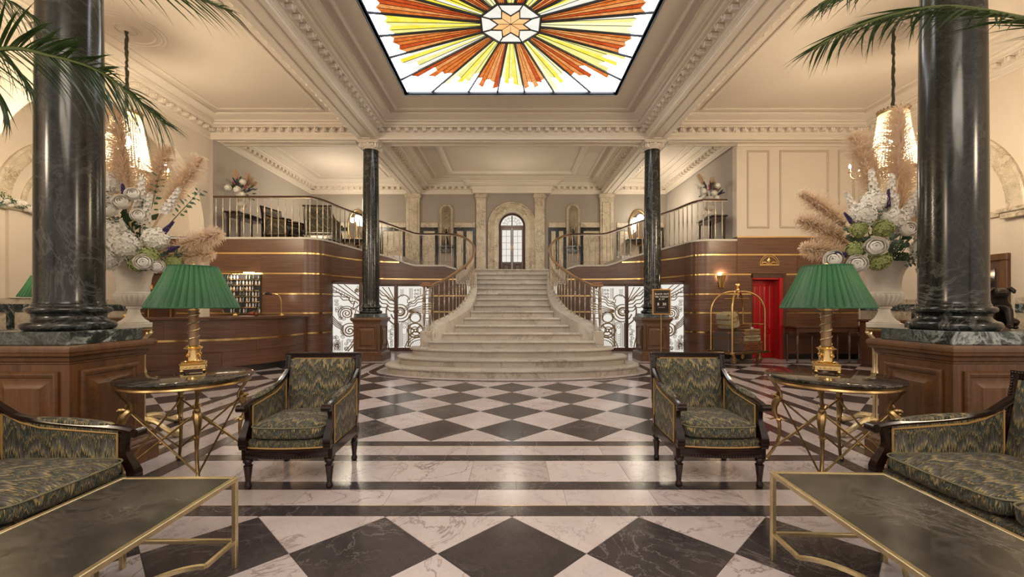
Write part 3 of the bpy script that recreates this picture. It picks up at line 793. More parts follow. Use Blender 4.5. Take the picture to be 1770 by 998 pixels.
# dark soffits above the glass screens
b = MB(); b.prism([(-4.75,10.8),(-4.42,11.2),(-4.14,11.75),(-3.78,12.12),(-3.07,12.35),(-2.0,12.44),(-2.0,12.7),(-4.9,12.7),(-4.9,10.8)], 1.9, 1.94); struct('trim_43', b, DOORW)
b = MB(); b.prism([RT(p) for p in [(-4.75,10.8),(-4.42,11.2),(-4.14,11.75),(-3.78,12.12),(-3.07,12.35),(-2.0,12.44),(-2.0,12.7),(-4.9,12.7),(-4.9,10.8)]][::-1], 1.9, 1.94); struct('trim_44', b, DOORW)

# ================================================================== ART DECO GLASS SCREENS (pattern units: hundredths of the drawing)
def spiral(c, r, turns=2.2, a=0, cw=1, r1=.12, n=14):
    N = int(n*turns)
    return [(c[0]+r*(1-(1-r1)*i/N)*cos(a+cw*2*pi*turns*i/N), c[1]+r*(1-(1-r1)*i/N)*sin(a+cw*2*pi*turns*i/N)) for i in range(N+1)]
def circ(c, r, a0=0, a1=2*pi, n=28): return [(c[0]+r*cos(a0+(a1-a0)*i/n), c[1]+r*sin(a0+(a1-a0)*i/n)) for i in range(n+1)]
def wave(p, q, amp, k=3, n=30):
    d = Vector((q[0]-p[0], q[1]-p[1])); L = d.length; u = d.normalized(); v = Vector((-u.y, u.x))
    return [(p[0]+d.x*t+v.x*amp*sin(2*pi*k*t), p[1]+d.y*t+v.y*amp*sin(2*pi*k*t)) for t in [i/n for i in range(n+1)]]
LA = []; LB = []
r5 = random.Random(5)
for p, q in (((108,110),(400,300)),((165,90),(400,290)),((235,90),(400,240)),((115,160),(300,260))): LA.append(([p,q],5))
for i in range(9): LA.append(([(130+i*28,120+i*20),(122+i*28,165+i*20)],4))
LA += [(wave((108,165),(380,330),12,3),5), (wave((108,215),(350,330),12,2.5),5), (spiral((262,450),75,2.4,2.2),6), (circ((262,450),88,2.3,5.6),5), (spiral((296,665),80,2.3,3.4,-1),7), (circ((296,665),92,3.1,6.4),5)]
for k in range(4): LA.append(([(108,470+k*28),(150,530+k*26),(200,590+k*18),(232,615+k*14)],5))
LA += [(circ((-60,610),455,-.1,.75,20),6), (circ((-60,610),430,.0,.78,20),5), ([(310,380),(310,520),(400,520)],6), ([(345,300),(330,380),(360,420),(340,500)],5), ([(320,410),(400,340)],5), ([(390,350),(360,400),(400,440)],5)]
for (x0,x1,y0,y1,nn) in ((150,225,260,420,6),(175,240,480,570,3),(125,225,660,890,13),(245,335,775,890,6),(345,390,115,200,4)):
    for i in range(nn):
        c = (r5.uniform(x0,x1), r5.uniform(y0,y1)); LA.append((spiral(c, r5.uniform(22,30), 1.5, r5.uniform(0,6), r5.choice((-1,1)), .25, 9),4))
for i in range(7): LA.append(([(115+i*17,770+r5.uniform(-20,40)),(115+i*17,915)],3))
c0 = (948,415)
for r, w in ((26,5),(50,11),(92,6),(185,8)): LB.append((circ(c0, r) if r < 150 else circ(c0, r, 2.0, 3.6), w))
LB += [(circ(c0,130,.2,2.9),7), (circ((985,272),72,2.6,6.2),6), ([(1035,250),(1035,300),(1095,300)],5)]
for k in range(4): LB.append((wave((500,60+k*62),(880,300+k*44),9,4),6))
for k in range(3): LB.append((wave((1000,350+k*22),(1328,110+k*52),9,3.5),5))
for i, y in enumerate((300,340,375,408,440)): LB.append(([(1050,396+i*7),(1328,y)],5))
for p in ((640,100),(715,100),(790,100)): LB.append(([p,(885,310)],5))
LB += [(circ((1130,490),62),5),(circ((1130,490),72),4),(circ((1130,657),92),8),(circ((1130,657),18),6),(spiral((1130,657),72,1.5,.6),6)]
for a in (.5,.7,2.3,2.5,3.5,3.7,5.4,5.6): LB.append(([(1130+20*cos(a),657+20*sin(a)),(1130+90*cos(a),657+90*sin(a))],5))
for w in (0,14,28): LB.append(([(1045+w,870),(1045+w,500)]+circ((1130,500),85-w,pi,2*pi,12)+[(1215-w,500),(1215-w,640)],4))
for w in (0,12,26): LB.append(([(945+w,872),(945+w,600)]+circ((998,600),53-w,pi,2*pi,10)+[(1051-w,600),(1051-w,872)],4))
LB.append((circ((995,615),15),4))
for k in range(7): LB.append(([(975,700+k*24),(995,716+k*24),(1015,700+k*24)],4))
for r in (120,150,175): LB.append((circ((1180,900),r,pi,1.6*pi,16),5))
for k in range(8): LB.append(([(1060+k*22,880),(1100+k*22,780+k*4)],2))
for x in (925,932): LB.append(([(x,560),(x,872)],4))
for x in (1062,1075,1092,1188,1200,1245,1262,1300): LB.append(([(x,112),(x,250 if x < 1150 else 200)],4))
for k in range(5): LB.append(([(945,125+k*20),(968,140+k*20),(990,125+k*20)],4))
for i in range(6): LB.append((spiral((1125+(i%2)*38, 140+(i//2)*45), 17, 1.3, r5.uniform(0,6), 1, .3, 8),4))
for i in range(9): LB.append((spiral((r5.uniform(790,850), 600+i*31), r5.uniform(20,27), 1.4, r5.uniform(0,6), r5.choice((-1,1)), .25, 9),4))
for i in range(10): LB.append((spiral((r5.uniform(580,720), 540+i*32), r5.uniform(22,28), 1.4, r5.uniform(0,6), r5.choice((-1,1)), .25, 9),4))
LB += [(wave((760,500),(775,880),18,.7),6),(wave((735,500),(748,880),18,.7),6)]
for k in range(5): LB.append(([(1262+k*14,520),(1262+k*14,870)],3))
LB += [(circ((1275,610),16),4),([(1225,500),(1328,500)],6)]
def clipline(pts, x0, x1, y0, y1):
    out = []; cur = []
    for p in pts:
        if x0 <= p[0] <= x1 and y0 <= p[1] <= y1: cur.append(p)
        else:
            if len(cur) > 1: out.append(cur)
            cur = []
    if len(cur) > 1: out.append(cur)
    return out
def densify(pts, st=6):
    o = [pts[0]]
    for a, c in zip(pts, pts[1:]):
        k = max(1, int(hypot(c[0]-a[0], c[1]-a[1])/st))
        if len(pts) > 8: k = 1
        for i in range(1, k+1): o.append((a[0]+(c[0]-a[0])*i/k, a[1]+(c[1]-a[1])*i/k))
    return o
def simp(pts):
    if len(pts) < 3: return pts
    o = [pts[0]]
    for i in range(1, len(pts)-1):
        a, b_, c = Vector(o[-1]), Vector(pts[i]), Vector(pts[i+1])
        if abs((b_-a).normalized().cross((c-b_).normalized()) if False else ((b_-a).x*(c-b_).y-(b_-a).y*(c-b_).x))/max((b_-a).length*(c-b_).length,1e-6) > .03: o.append(pts[i])
    o.append(pts[-1]); return o
def screen(n, p0, p1, lines, u0, u1, z0=.1, z1=1.86, flip=False, v0=88, v1=880):
    """a framed glass screen between plan points p0 -> p1, drawing columns u0..u1"""
    w = hypot(p1[0]-p0[0], p1[1]-p0[1]); o = struct('window_%d' % n)
    o.location = (p0[0], p0[1], 0); o.rotation_euler = (0, 0, atan2(p1[1]-p0[1], p1[0]-p0[0]))
    q = MB(); q.box(-.04, .0, -.02, .06, 0, z1+.06); q.box(w, w+.04, -.02, .06, 0, z1+.06); q.box(0, w, -.02, .06, 0, z0); q.box(0, w, -.02, .06, z1, z1+.06)
    obj('screen_frame', q, DOORW, o)
    q = MB(); q.box(0, w, .03, .04, z0, z1); obj('frosted_glass', q, SCREEN, o)
    q = MB(); sx = w/(u1-u0); sz = (z1-z0)/(v1-v0)
    for pts, wd in lines:
        for cl in clipline(densify(pts), u0, u1, v0, v1):
            P = [((w-(x-u0)*sx) if flip else (x-u0)*sx, 0, z1-(y-v0)*sz) for x, y in simp(cl)]
            hw = wd*.5*(.0034 if wd == 4 else .0050)
            q.tube(P, hw*1.3, 4, up=(0,1,0))
    obj('bronze_grille', q, GRILL, o, sharp=0)
    return o
screen(2, (-4.60,10.98), (-3.99,11.25), LA, 108, 400, v0=88, v1=930)
screen(3, (-4.32,12.3), (-3.37,12.33), LB, 450, 865)
screen(4, (-3.27,12.33), (-2.31,12.35), LB, 920, 1328)
A0, A1 = RT((-4.60,10.98)), RT((-3.99,11.25))
screen(5, A1, A0, LA, 108, 400, flip=True, v0=88, v1=930)
screen(6, (3.33,12.33), (4.28,12.3), LB, 450, 865, flip=True)
screen(7, (2.28,12.35), (3.24,12.33), LB, 920, 1328, flip=True)
b = MB()
for x0, x1 in ((-3.37,-3.27),(3.24,3.33)): b.box(x0, x1, 12.28, 12.4, 0, 1.92, .01)
b.box(-4.9, -4.5, 12.3, 12.4, 0, 1.92); b.box(-3.99, -3.90, 11.2, 11.35, 0, 1.92, .01); b.box(3.72, 3.83, 11.3, 11.45, 0, 1.92, .01); b.box(4.5, 4.9, 12.3, 12.4, 0, 1.92)
b.box(-4.9,-4.6,11.0,12.35,0,1.92); b.box(4.46,4.8,11.2,12.35,0,1.92)
struct('trim_45', b, DOORW)
# ================================================================== STAIRCASE
RZ_, RUN, Y0S = .1475, .32, 7.67
HW = {1:2.49,2:2.29,3:2.07,4:1.64,5:1.43,6:1.22,7:1.065,8:.947,9:.895,10:.88,11:.88,12:.91,13:.94,14:.975,15:1.01,16:1.066}
stair = thing('staircase', 'grand pale stone staircase with rounded bottom steps rising to the arched door', 'staircase', (0,0,0))
rs = random.Random(11)
for k in range(1, 17):
    y = Y0S+RUN*(k-1); z = RZ_*k; hw = HW[k]
    if k <= 3:
        yc = (8.65, 8.78, 8.97)[k-1]; yb = (9.05, 9.1, 9.2)[k-1]; bb = yc-y
        def outl(o, hw=hw, yc=yc, bb=bb, yb=yb):
            n = 36; P = []
            for i in range(n+1):
                a = pi+pi*i/n; P.append(((hw+o)*(abs(cos(a))**.95)*(1 if cos(a)>0 else -1), yc-(bb+o)*abs(sin(a))**.95))
            return P+[((hw+o), yb), (-(hw+o), yb)]
    else:
        def outl(o, hw=hw, y=y): return [(-hw-(o if o < 0 else 0), y-o), (hw+(o if o < 0 else 0), y-o), (hw, y+(RUN+.06 if k < 16 else .06)), (-hw, y+(RUN+.06 if k < 16 else .06))]
    st = MB(); st.prism(outl(-.0), 0 if k < 4 else z-RZ_-.05, z-.040)
    st.prism(outl(.012), z-.052, z-.040)
    so = obj('step', st, STONE, stair)
    cuts = sorted([rs.uniform(-.5, .1)*hw, rs.uniform(.3, .65)*hw]); xs = [-hw-.1]+cuts+[hw+.1]
    for xa, xb in zip(xs, xs[1:]):
        ps = [clip(outl(o), xa+.0012, xb-.0012, 0, 20) for o in (.042, .048, .042)]
        if min(len(p) for p in ps) < 3: continue
        q = MB()
        if len(ps[0]) == len(ps[1]):
            n = len(ps[0]); v = [(px, py, z-.040) for px, py in ps[0]]+[(px, py, z-.030) for px, py in ps[1]]+[(px, py, z-.010) for px, py in ps[1]]+[(px, py, z) for px, py in ps[2]]
            f = [tuple(range(n))[::-1], tuple(range(3*n, 4*n))]
            for L in range(3): f += [(L*n+i, L*n+(i+1)%n, (L+1)*n+(i+1)%n, (L+1)*n+i) for i in range(n)]
            q.add(v, f)
        else: q.prism(ps[0], z-.04, z)
        obj('tread_slab', q, STONE, so)
def hwat(y):
    k = (y-Y0S)/RUN+1; a = int(math.floor(k)); t = k-a
    a = max(4, min(16, a)); b_ = min(16, a+1)
    return HW[a]+(HW[b_]-HW[a])*t
def ztread(y): return ((y-Y0S)/RUN+1)*RZ_
RPATH = [(-1.75,8.86,1.69),(-1.43,9.3,1.89),(-1.23,9.8,2.10),(-1.095,10.3,2.29),(-1.0,11.0,2.57),(-1.02,11.6,2.84),(-1.12,12.0,3.05),(-1.3,12.24,3.22),(-1.6,12.40,3.35),(-2.08,12.46,3.39),(-2.7,12.42,3.385),(-3.07,12.37,3.48),(-3.42,12.29,3.60),(-3.78,12.14,3.71),(-4.14,11.77,3.80),(-4.42,11.22,3.85),(-4.56,10.7,3.88),(-4.66,10.4,3.89),(-4.82,10.25,3.90),(-5.0,10.23,3.90),(-7.12,10.23,3.90)]
def curb(sx):
    b = MB(); P = [(1.62, 1.86, 8.80, .74)]
    y = 8.95
    rp = catmull(RPATH[:9], 6)
    def rx(y):
        for a, c in zip(rp, rp[1:]):
            if a.y <= y <= c.y: return -(a.x+(c.x-a.x)*(y-a.y)/(c.y-a.y))
        return 1.12
    while y < 12.1:
        P.append((hwat(y) if y > 9.05 else hwat(y)-.0, max(rx(y)+.06, hwat(y)+.1), y, ztread(y)+.10+max(0, .12*(1-(y-8.9)/.9)) if y < 9.8 else ztread(y)+.10)); y += .15
    vs = []
    for xi, xo, yy, zt in P:
        xi, xo = sx*xi, sx*xo
        vs += [(xi, yy, 0.3), (xi, yy, zt-.015), (xi+sx*.015, yy, zt), (xo-sx*.015, yy, zt), (xo, yy, zt-.015), (xo, yy, 0)]
    fs = []
    for i in range(len(P)-1):
        a, c = 6*i, 6*i+6; fs += [(a+j, c+j, c+j+1, a+j+1) for j in range(5)]
    fs += [tuple(range(6)), tuple(range(len(vs)-6, len(vs)))[::-1]]
    b.add(vs, fs); obj('stair_curb', b, STONE, stair)
    q = MB(); q.box(sx*1.64, sx*1.86, 8.70, 8.98, .42, .79, .012); q.box(sx*1.62, sx*1.88, 8.68, 9.0, .40, .46, .01); obj('newel_block', q, STONE, stair)
curb(-1); curb(1)

# railings: unit baluster, one metre high
BP = [(.011,0),(.016,.004),(.016,.02),(.009,.03),(.0075,.12),(.010,.30),(.015,.47),(.011,.49),(.018,.505),(.018,.52),(.010,.53),(.017,.55),(.019,.565),(.017,.58),(.010,.60),(.018,.61),(.018,.625),(.011,.64),(.016,.66),(.013,.80),(.008,.97),(.010,1.0)]
bq = MB(); bq.lathe(BP, 8); BAL = bq.mesh('baluster', PEWT, 60)
def railing(sx, label, ymap):
    t = thing('stair_railing', label, 'railing', (sx*1.75, 8.86, 0)); ox, oy = sx*1.75, 8.86
    P = [Vector(p) for p in catmull(RPATH, 6)]
    if sx > 0: P = [Vector((*RT(p), p.z)) if p.y < 12.1 and -p.x > 2.6 else Vector((-p.x*(.975 if -p.x > 2.6 else 1), p.y, p.z)) for p in P]
    if sx > 0: P = [p for p in P if p.x < 5.45]
    loc = [(p.x-ox, p.y-oy, p.z) for p in P]
    cut = 60
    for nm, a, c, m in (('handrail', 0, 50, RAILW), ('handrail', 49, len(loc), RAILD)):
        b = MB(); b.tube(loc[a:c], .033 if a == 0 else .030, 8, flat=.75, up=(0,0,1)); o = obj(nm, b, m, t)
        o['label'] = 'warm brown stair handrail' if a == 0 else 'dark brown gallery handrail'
    b = MB(); b.tube([(x, y, z-.035) for x, y, z in loc], .012, 4, up=(0,0,1)); obj('rail_bar', b, PEWT, t)
    dist = 0; i = 0
    for p, d in resample(P, .165)[1:]:
        y = p.y
        if abs(p.x) < 1.75 and y < 12.12: zb = ztread(y)+.10+(max(0, .12*(1-(y-8.9)/.9)) if y < 9.8 else 0)
        else: zb = ztopL(-abs(p.x)/(1 if sx < 0 else .975), y)+.03
        o = obj('baluster', BAL, None, t, loc=(p.x-ox, p.y-oy, zb)); o.scale = (1.15, 1.15, p.z-.03-zb)
    b = MB(); b.box(-.115, .115, -.115, .115, 1.69, 1.74, .012); b.box(-.09, .09, -.09, .09, 1.74, 1.775, .012); obj('newel_cap', b, RAILW, t)
    for dx, dy in ((-.06,-.06),(.06,-.06),(-.06,.06),(.06,.06)):
        o = obj('baluster', BAL, None, t, loc=(dx, dy, .79)); o.scale = (1.5, 1.5, .90)
    return t
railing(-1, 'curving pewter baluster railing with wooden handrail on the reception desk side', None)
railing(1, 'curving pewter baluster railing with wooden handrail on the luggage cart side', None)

# ================================================================== COLUMNS
def column(x, y, label):
    t = thing('column', label, 'column', (x, y, 0), 0, 'green marble columns on panelled pedestals')
    b = MB(); b.box(-.38,.38,-.38,.38,0,.15,.008); b.hsweep(rrect(-.38,.38,-.38,.38), [(0,.15),(.01,.16),(.01,.175),(.03,.185),(.04,.20),(.06,.205),(.07,.225),(.07,.235)], closed=True)
    obj('plinth', b, PEDW, t)
    b = MB(); b.box(-.31,.31,-.31,.31,.15,.93); obj('pedestal_body', b, PEDW, t)
    b = MB(); b.hsweep(rrect(-.31,.31,-.31,.31), [(0,.885),(-.008,.89),(-.008,.90),(-.02,.91),(-.025,.935),(-.05,.95),(-.052,.97),(-.06,.975),(-.06,1.0),(-.05,1.02),(0,1.02)], closed=True); b.box(-.31,.31,-.31,.31,.93,1.02); obj('pedestal_cornice', b, PEDW, t)
    for a in range(4):
        q = MB(); q.M = RZ(a*pi/2)@T(0,-.31,0)@FRONT
        q.hsweep(rrect(-.205,.205,.30,.80), [(-.035,0),(-.035,.012),(-.025,.022),(-.012,.024),(-.004,.016),(.004,.014),(.012,.004),(.03,.002)], closed=True)
        q.hsweep(rrect(-.175,.175,.33,.77), [(0,.002),(.01,.003),(.05,.022),(.052,.024)], closed=True)
        R = rrect(-.123,.123,.382,.718); q.add([(px,py,.024) for px,py in R], [(0,1,2,3)]); obj('raised_panel', q, PEDW, t)
    b = MB(); b.box(-.30,.30,-.30,.30,1.02,1.115,.004); obj('marble_slab', b, GSLAB, t)
    b = MB(); pr = [(.20,1.115)]+[(.238+.034*cos(a), 1.150+.034*sin(a)) for a in [(-pi/2+pi*i/10) for i in range(11)]]+[(.235,1.186),(.228,1.192),(.214,1.205),(.210,1.222),(.217,1.238),(.226,1.245)]
    pr += [(.222+.023*cos(a), 1.270+.023*sin(a)) for a in [(-pi/2+pi*i/10) for i in range(11)]]+[(.214,1.296),(.212,1.31),(.202,1.32)]
    b.lathe(pr, 56); obj('column_base', b, GMARB, t)
    b = MB(); b.lathe([(.206,1.318),(.201,1.34),(.200,1.5),(.1995,2.4),(.193,3.4),(.182,4.4),(.176,5.0),(.176,5.03),(.184,5.04),(.184,5.06)], 56); obj('shaft', b, GMARB, t)
    b = MB(); b.lathe([(.18,5.05),(.195,5.06),(.18,5.075),(.18,5.12),(.20,5.14),(.23,5.165),(.2,5.18)], 32); 
    for a in range(4):
        b.M = RZ(a*pi/2+pi/4)
        for sgn in (-1, 1):
            b.tube([(.235+.058*cos(q)*(1-q/15)-.0, sgn*.022, 5.135+.062*sin(q)*(1-q/15)) for q in [pi/2-i*.5 for i in range(0,1)]]+[(.235+.062*cos(pi/2-q)*(1-q/14), sgn*.022, 5.130+.062*sin(pi/2-q)*(1-q/14)) for q in [i*.45 for i in range(26)]], [.016*(1-i/45) for i in range(27)], 6)
        b.M = b.M@T(.235,0,5.13)@RX(pi/2); b.lathe([(.05,-.028),(.054,0),(.05,.028)], 16)
        b.M = RZ(a*pi/2); b.tube([(.20,-.13,5.17),(.208,-.06,5.165),(.21,0,5.16),(.208,.06,5.165),(.20,.13,5.17)], .014, 6); b.sphere((.225,0,5.17), .035, 8, 6, (.6,1,1))
        b.tube([(.19,-.08,5.12),(.20,0,5.085),(.19,.08,5.12)], .012, 5)
    b.M = None; b.box(-.235,.235,-.235,.235,5.19,5.215,.01); b.box(-.255,.255,-.255,.255,5.215,5.248,.012)
    obj('ionic_capital', b, TRIM, t)
column(-3.43, 3.34, 'near green marble column beside the flower urn on the reception side')
column(3.44, 3.36, 'near green marble column beside the bronze dog and flower urn')
column(-3.42, 10.42, 'far green marble column in front of the glass screens, reception side')
column(3.40, 10.42, 'far green marble column directly behind the blackout notice')

# ================================================================== ARMCHAIRS AND SOFAS
def cushion(x0, x1, y0, y1, z0, z1, puff=.03, n=10, bow=.0, e=.22):
    b = MB(); cx, cy, cz = (x0+x1)/2, (y0+y1)/2, (z0+z1)/2; hx, hy, hz = (x1-x0)/2, (y1-y0)/2, (z1-z0)/2
    nu, nv = 44, 14
    def sg(v, p): return (abs(v)**p)*(1 if v >= 0 else -1)
    def fn(u, v):
        a = 2*pi*u; p = -pi/2+pi*v
        cp = sg(cos(p), .35); X = sg(cos(a), e)*cp; Y = sg(sin(a), e)*cp; Z = sg(sin(p), .55)
        z = cz+hz*Z*(1)+puff*Z*max(0, 1-X*X)*max(0, 1-Y*Y)
        return (cx+hx*X, cy+hy*Y-bow*(1-X*X)*(Y < 0)*abs(Y), z)
    b.grid(fn, nu, nv, True)
    pip = [(cx+hx*sg(cos(a), e)*1.005, cy+hy*sg(sin(a), e)*1.005-bow*(1-sg(cos(a), e)**2)*(sin(a) < 0)*abs(sg(sin(a), e)), cz+hz*.62) for a in [2*pi*i/64 for i in range(64)]]
    return b, pip
def make_seat(name, cat, label, w=.60, d=.60, ncush=1, group=None, h=.88):
    t = thing(name, label, cat, (0,0,0), 0, group)
    hx = w/2; yf, yb = -d/2, d/2
    LEGP = [(.018,0),(.024,.012),(.024,.03),(.017,.045),(.020,.08),(.029,.155),(.031,.165),(.022,.172),(.022,.18),(.033,.19),(.033,.205),(.027,.215)]
    legs = [(-hx+.03, yf+.035), (hx-.03, yf+.035), (-hx+.035, yb-.035), (hx-.035, yb-.035)]
    if w > 1: legs += [(-hx/3, yf+.035), (hx/3, yf+.035)]
    for lx, ly in legs:
        q = MB(); q.lathe(LEGP, 14); q.box(-.032,.032,-.032,.032,.21,.31,.006); obj('leg', q, EBONY, t, loc=(lx, ly, 0))
    b = MB(); n = 10; fr = [(-hx+.03+(w-.06)*i/n, yf+.01-.035*(1-(2*i/n-1)**2)*(1 if w < 1 else .3)) for i in range(n+1)]
    b.hsweep(fr, [(0,.225),(-.006,.228),(-.010,.24),(-.010,.285),(0,.295),(.035,.295),(.035,.225),(0,.225)], capped=True)
    for s_ in (-1, 1): b.box(s_*(hx-.005), s_*(hx-.04), yf+.04, yb-.03, .225, .295, .004)
    b.box(-hx+.03, hx-.03, yb-.05, yb-.015, .225, .295, .004)
    for i in range(int(w/.022)):
        x = -hx+.05+(w-.1)*i/(int(w/.022)-1); u = (x+hx-.03)/(w-.06)*2-1; b.sphere((x, yf-.001-.035*(1-u*u)*(1 if w < 1 else .3), .24), .008, 6, 4)
    obj('seat_rail', b, EBONY, t)
    b = MB(); b.hsweep(fr, [(-.004,.297),(-.006,.305),(-.004,.345),(.03,.352),(.03,.297),(-.004,.297)], capped=True); b.box(-hx+.04, hx-.04, yf+.04, yb-.04, .29, .35); obj('seat_upholstery', b, FAB, t)
    b = MB(); b.tube([(x, y-.008, .302) for x, y in fr], .006, 5); obj('gimp_trim', b, GIMP, t)
    # cushions
    cw = (w-.11)/ncush
    for i in range(ncush):
        x0 = -hx+.055+cw*i; b, pip = cushion(x0+.004, x0+cw-.004, yf-.015, yb-.10, .352, .468, .022, bow=.03 if ncush == 1 else .012)
        o = obj('seat_cushion', b, FAB, t, sharp=75); q = MB(); q.tube(pip, .0045, 5, closed=True); obj('cushion_piping', q, plain('piping', (.16,.15,.09), .7) if 'piping' not in bpy.data.materials else bpy.data.materials['piping'], o)
    lean = .10; by = lambda z: yb-.06+lean*(z-.35)/.55
    # back: frame leaning back
    b = MB()
    for s_ in (-1, 1):
        b.tube([(s_*(hx-.022), by(z)+.01, z) for z in (.25,.4,.55,.7,h)], .027, 4, up=(0,1,0))
    b.tube([(-hx-.004, by(h)+.01, h), (hx+.004, by(h)+.01, h)], .027, 4, up=(0,0,1)); b.tube([(-hx+.02, by(.36)+.01, .36), (hx-.02, by(.36)+.01, .36)], .022, 4, up=(0,0,1))
    fo = obj('back_frame', b, EBONY, t)
    b = MB(); k = int(.34/.016)
    for s_ in (-1, 1):
        for i in range(k): z = .54+i*(h-.54)/k; b.sphere((s_*(hx-.012), by(z)-.014, z), .0065, 6, 4)
    for i in range(int(w/.016)): b.sphere((-hx+.01+(w-.02)*i/(int(w/.016)-1), by(h)-.014, h+.008), .0065, 6, 4)
    obj('carved_beading', b, EBONY, fo)
    x0, x1, z0, z1 = -hx+.05, hx-.05, .36, h-.03
    def bk(u, v, s=1):
        X = x0+(x1-x0)*u; Z = z0+(z1-z0)*v; e = min(1, min(u, 1-u)*w*12)*min(1, min(v, 1-v)*8)
        return (X, by(Z)-.012-s*.045*sqrt(max(0, e))-.01, Z)
    b = MB(); b.grid(lambda u, v: bk(u, v), 14, 12); b.grid(lambda u, v: (x0+(x1-x0)*(1-u), by(z0+(z1-z0)*v)+.035, z0+(z1-z0)*v), 2, 6); obj('back_upholstery', b, FAB, t, sharp=80)
    b = MB(); b.tube([(x0+.004, by(.45)-.014, .45), (x0+.004, by(z1)-.016, z1-.03), (x0+.03, by(z1)-.016, z1), (x1-.03, by(z1)-.016, z1), (x1-.004, by(z1)-.016, z1-.03), (x1-.004, by(.45)-.014, .45)], .0065, 5)
    b.tube([(x0, by(z0)+.04, z0+.02), (x0, by(z1)+.04, z1), (x1, by(z1)+.04, z1), (x1, by(z0)+.04, z0+.02)], .006, 5, closed=True); obj('gimp_trim', b, GIMP, t)
    for s_ in (-1, 1):
        X = s_*(hx-.025); A = [(X, yf-.035, .585), (X, yf+.02, .60), (X, yf+.12, .615), (X, yf+d*.5, .635), (X, yb-.16, .665), (X, yb-.08, .70), (X, by(.76)+.0, .76)]
        b = MB(); b.tube([tuple(p) for p in catmull(A, 3)], .024, 8, flat=.8, up=(0,0,1))
        b.tube([(X-.03, yf-.035, .585), (X+.03, yf-.035, .585)], .026, 12); b.tube([(X-.034, yf-.035, .585), (X+.034, yf-.035, .585)], .014, 8)
        ps = catmull([(X, yf+.0, .30), (X, yf-.012, .36), (X, yf+.03, .44), (X, yf+.045, .50), (X, yf+.03, .59)], 3)
        b.tube([tuple(p) for p in ps], [.035,.036,.037,.036,.034,.031,.028,.025,.023,.022,.022,.022,.024], 4, up=(0,1,0)); obj('armrest', b, EBONY, t)
        b = MB(); L = yb-.2-(yf+.08)
        b.grid(lambda u, v: (X+.026*cos(2*pi*u)*(sin(pi*min(1,max(0,v)))**.3), yf+.08+L*v, (.625+.035*v+.0)+.022*sin(2*pi*u)*(sin(pi*v)**.4)), 10, 10, True); obj('arm_pad', b, FAB, t, sharp=80)
        b = MB(); zr = lambda v: .60+.05*v+max(0, v-.75)*.25
        y0, y1 = yf+.07, yb-.06
        for xo in (X-.014, X+.014): b.grid(lambda u, v, xo=xo: (xo+(xo-X)*.5*sin(pi*u)*sin(pi*v), y0+(y1-y0)*u, .30+(zr(u)-.30)*v), 8, 6)
        obj('side_panel', b, FAB, t, sharp=80)
        b = MB()
        for xo in (X-.018, X+.018): b.tube([(xo, y0, .31), (xo, y0, zr(0)-.02)]+[(xo, y0+(y1-y0)*q/6, zr(q/6)-.02) for q in range(1,7)]+[(xo, y1, .31)], .006, 5, closed=True)
        obj('gimp_trim', b, GIMP, t)
    return t
ac = make_seat('armchair', 'armchair', 'flame-stitch armchair in front of the stairs, nearer the reception desk', .63, .62, group='dark framed flame-stitch armchairs')
ac.location = (-1.60, 3.34, 0); ac.rotation_euler[2] = radians(2)
dup(ac, (1.495, 3.36, 0), radians(-2), 'flame-stitch armchair in front of the luggage cart and notice stand')
for x, y, r, lb in ((-5.95, 11.25, radians(80), 'flame-stitch armchair behind the gallery railing, seen from the side'), (-4.98, 11.35, radians(184), 'flame-stitch armchair behind the gallery railing, its back to the lobby')):
    dup(ac, (x, y, 2.74), r, lb, scale=(1.15,1.15,1.25))
sf = make_seat('sofa', 'sofa', 'flame-stitch sofa cut off beside the coffee table, reception side', 1.98, .78, 3, h=.90, group='flame-stitch sofas beside the coffee tables')
sf.location = (-2.54, 1.47, 0); sf.rotation_euler[2] = radians(90)
dup(sf, (2.54, 1.56, 0), radians(-90), 'flame-stitch sofa cut off beside the coffee table, bronze dog side')

# ================================================================== COFFEE TABLES
def coffee(loc, rz, label):
    t = thing('coffee_table', label, 'table', loc, rz, 'brass and smoked glass coffee tables')
    w, l, h = .575, 1.25, .45; x0, x1, y0, y1 = -w/2, w/2, -l/2, l/2
    b = MB(); s = .011
    for x in (x0+s, x1-s): b.box(x-s, x+s, y0, y1, h-.022, h, .002)
    for y in (y0+s, y1-s): b.box(x0+2*s, x1-2*s, y-s, y+s, h-.022, h, .002)
    obj('top_frame', b, GILT, t)
    b = MB(); b.box(x0+2*s, x1-2*s, y0+2*s, y1-2*s, h-.014, h-.003); obj('glass_top', b, TOPM, t)
    for x in (x0+s, x1-s):
        for y in (y0+s, y1-s): b = MB(); b.box(-s, s, -s, s, 0, h-.022, .002); obj('leg', b, GILT, t, loc=(x, y, 0))
    z = .133
    for e in (-1, 1):
        b = MB(); b.box(x0+2*s, x1-2*s, e*(l/2-s)-s, e*(l/2-s)+s, z-.009, z+.009, .002); obj('stretcher', b, GILT, t)
    for sx in (-1, 1):
        b = MB(); X = sx*(w/2-s)
        b.tube([(X, y1-s, z), (X, y1-.22, z)], .012, 4, up=(0,0,1)); b.tube([(X, y0+s, z), (X, y0+.22, z)], .012, 4, up=(0,0,1))
        R = (l/2-.22); P = [(X-sx*(w/2-s-.03)*cos(pi/2*q)**1.0*1.0, R*sin(pi/2*q), z) for q in [i/14 for i in range(-14, 15)]]
        b.tube(P, .012, 4, up=(0,0,1)); obj('curved_stretcher', b, GILT, t)
    return t
coffee((-1.645, 1.515, 0), radians(0.5), 'brass-framed smoked glass coffee table in front of the reception side sofa')
coffee((1.59, 1.575, 0), radians(-2.0), 'brass-framed smoked glass coffee table in front of the sofa below the dog')

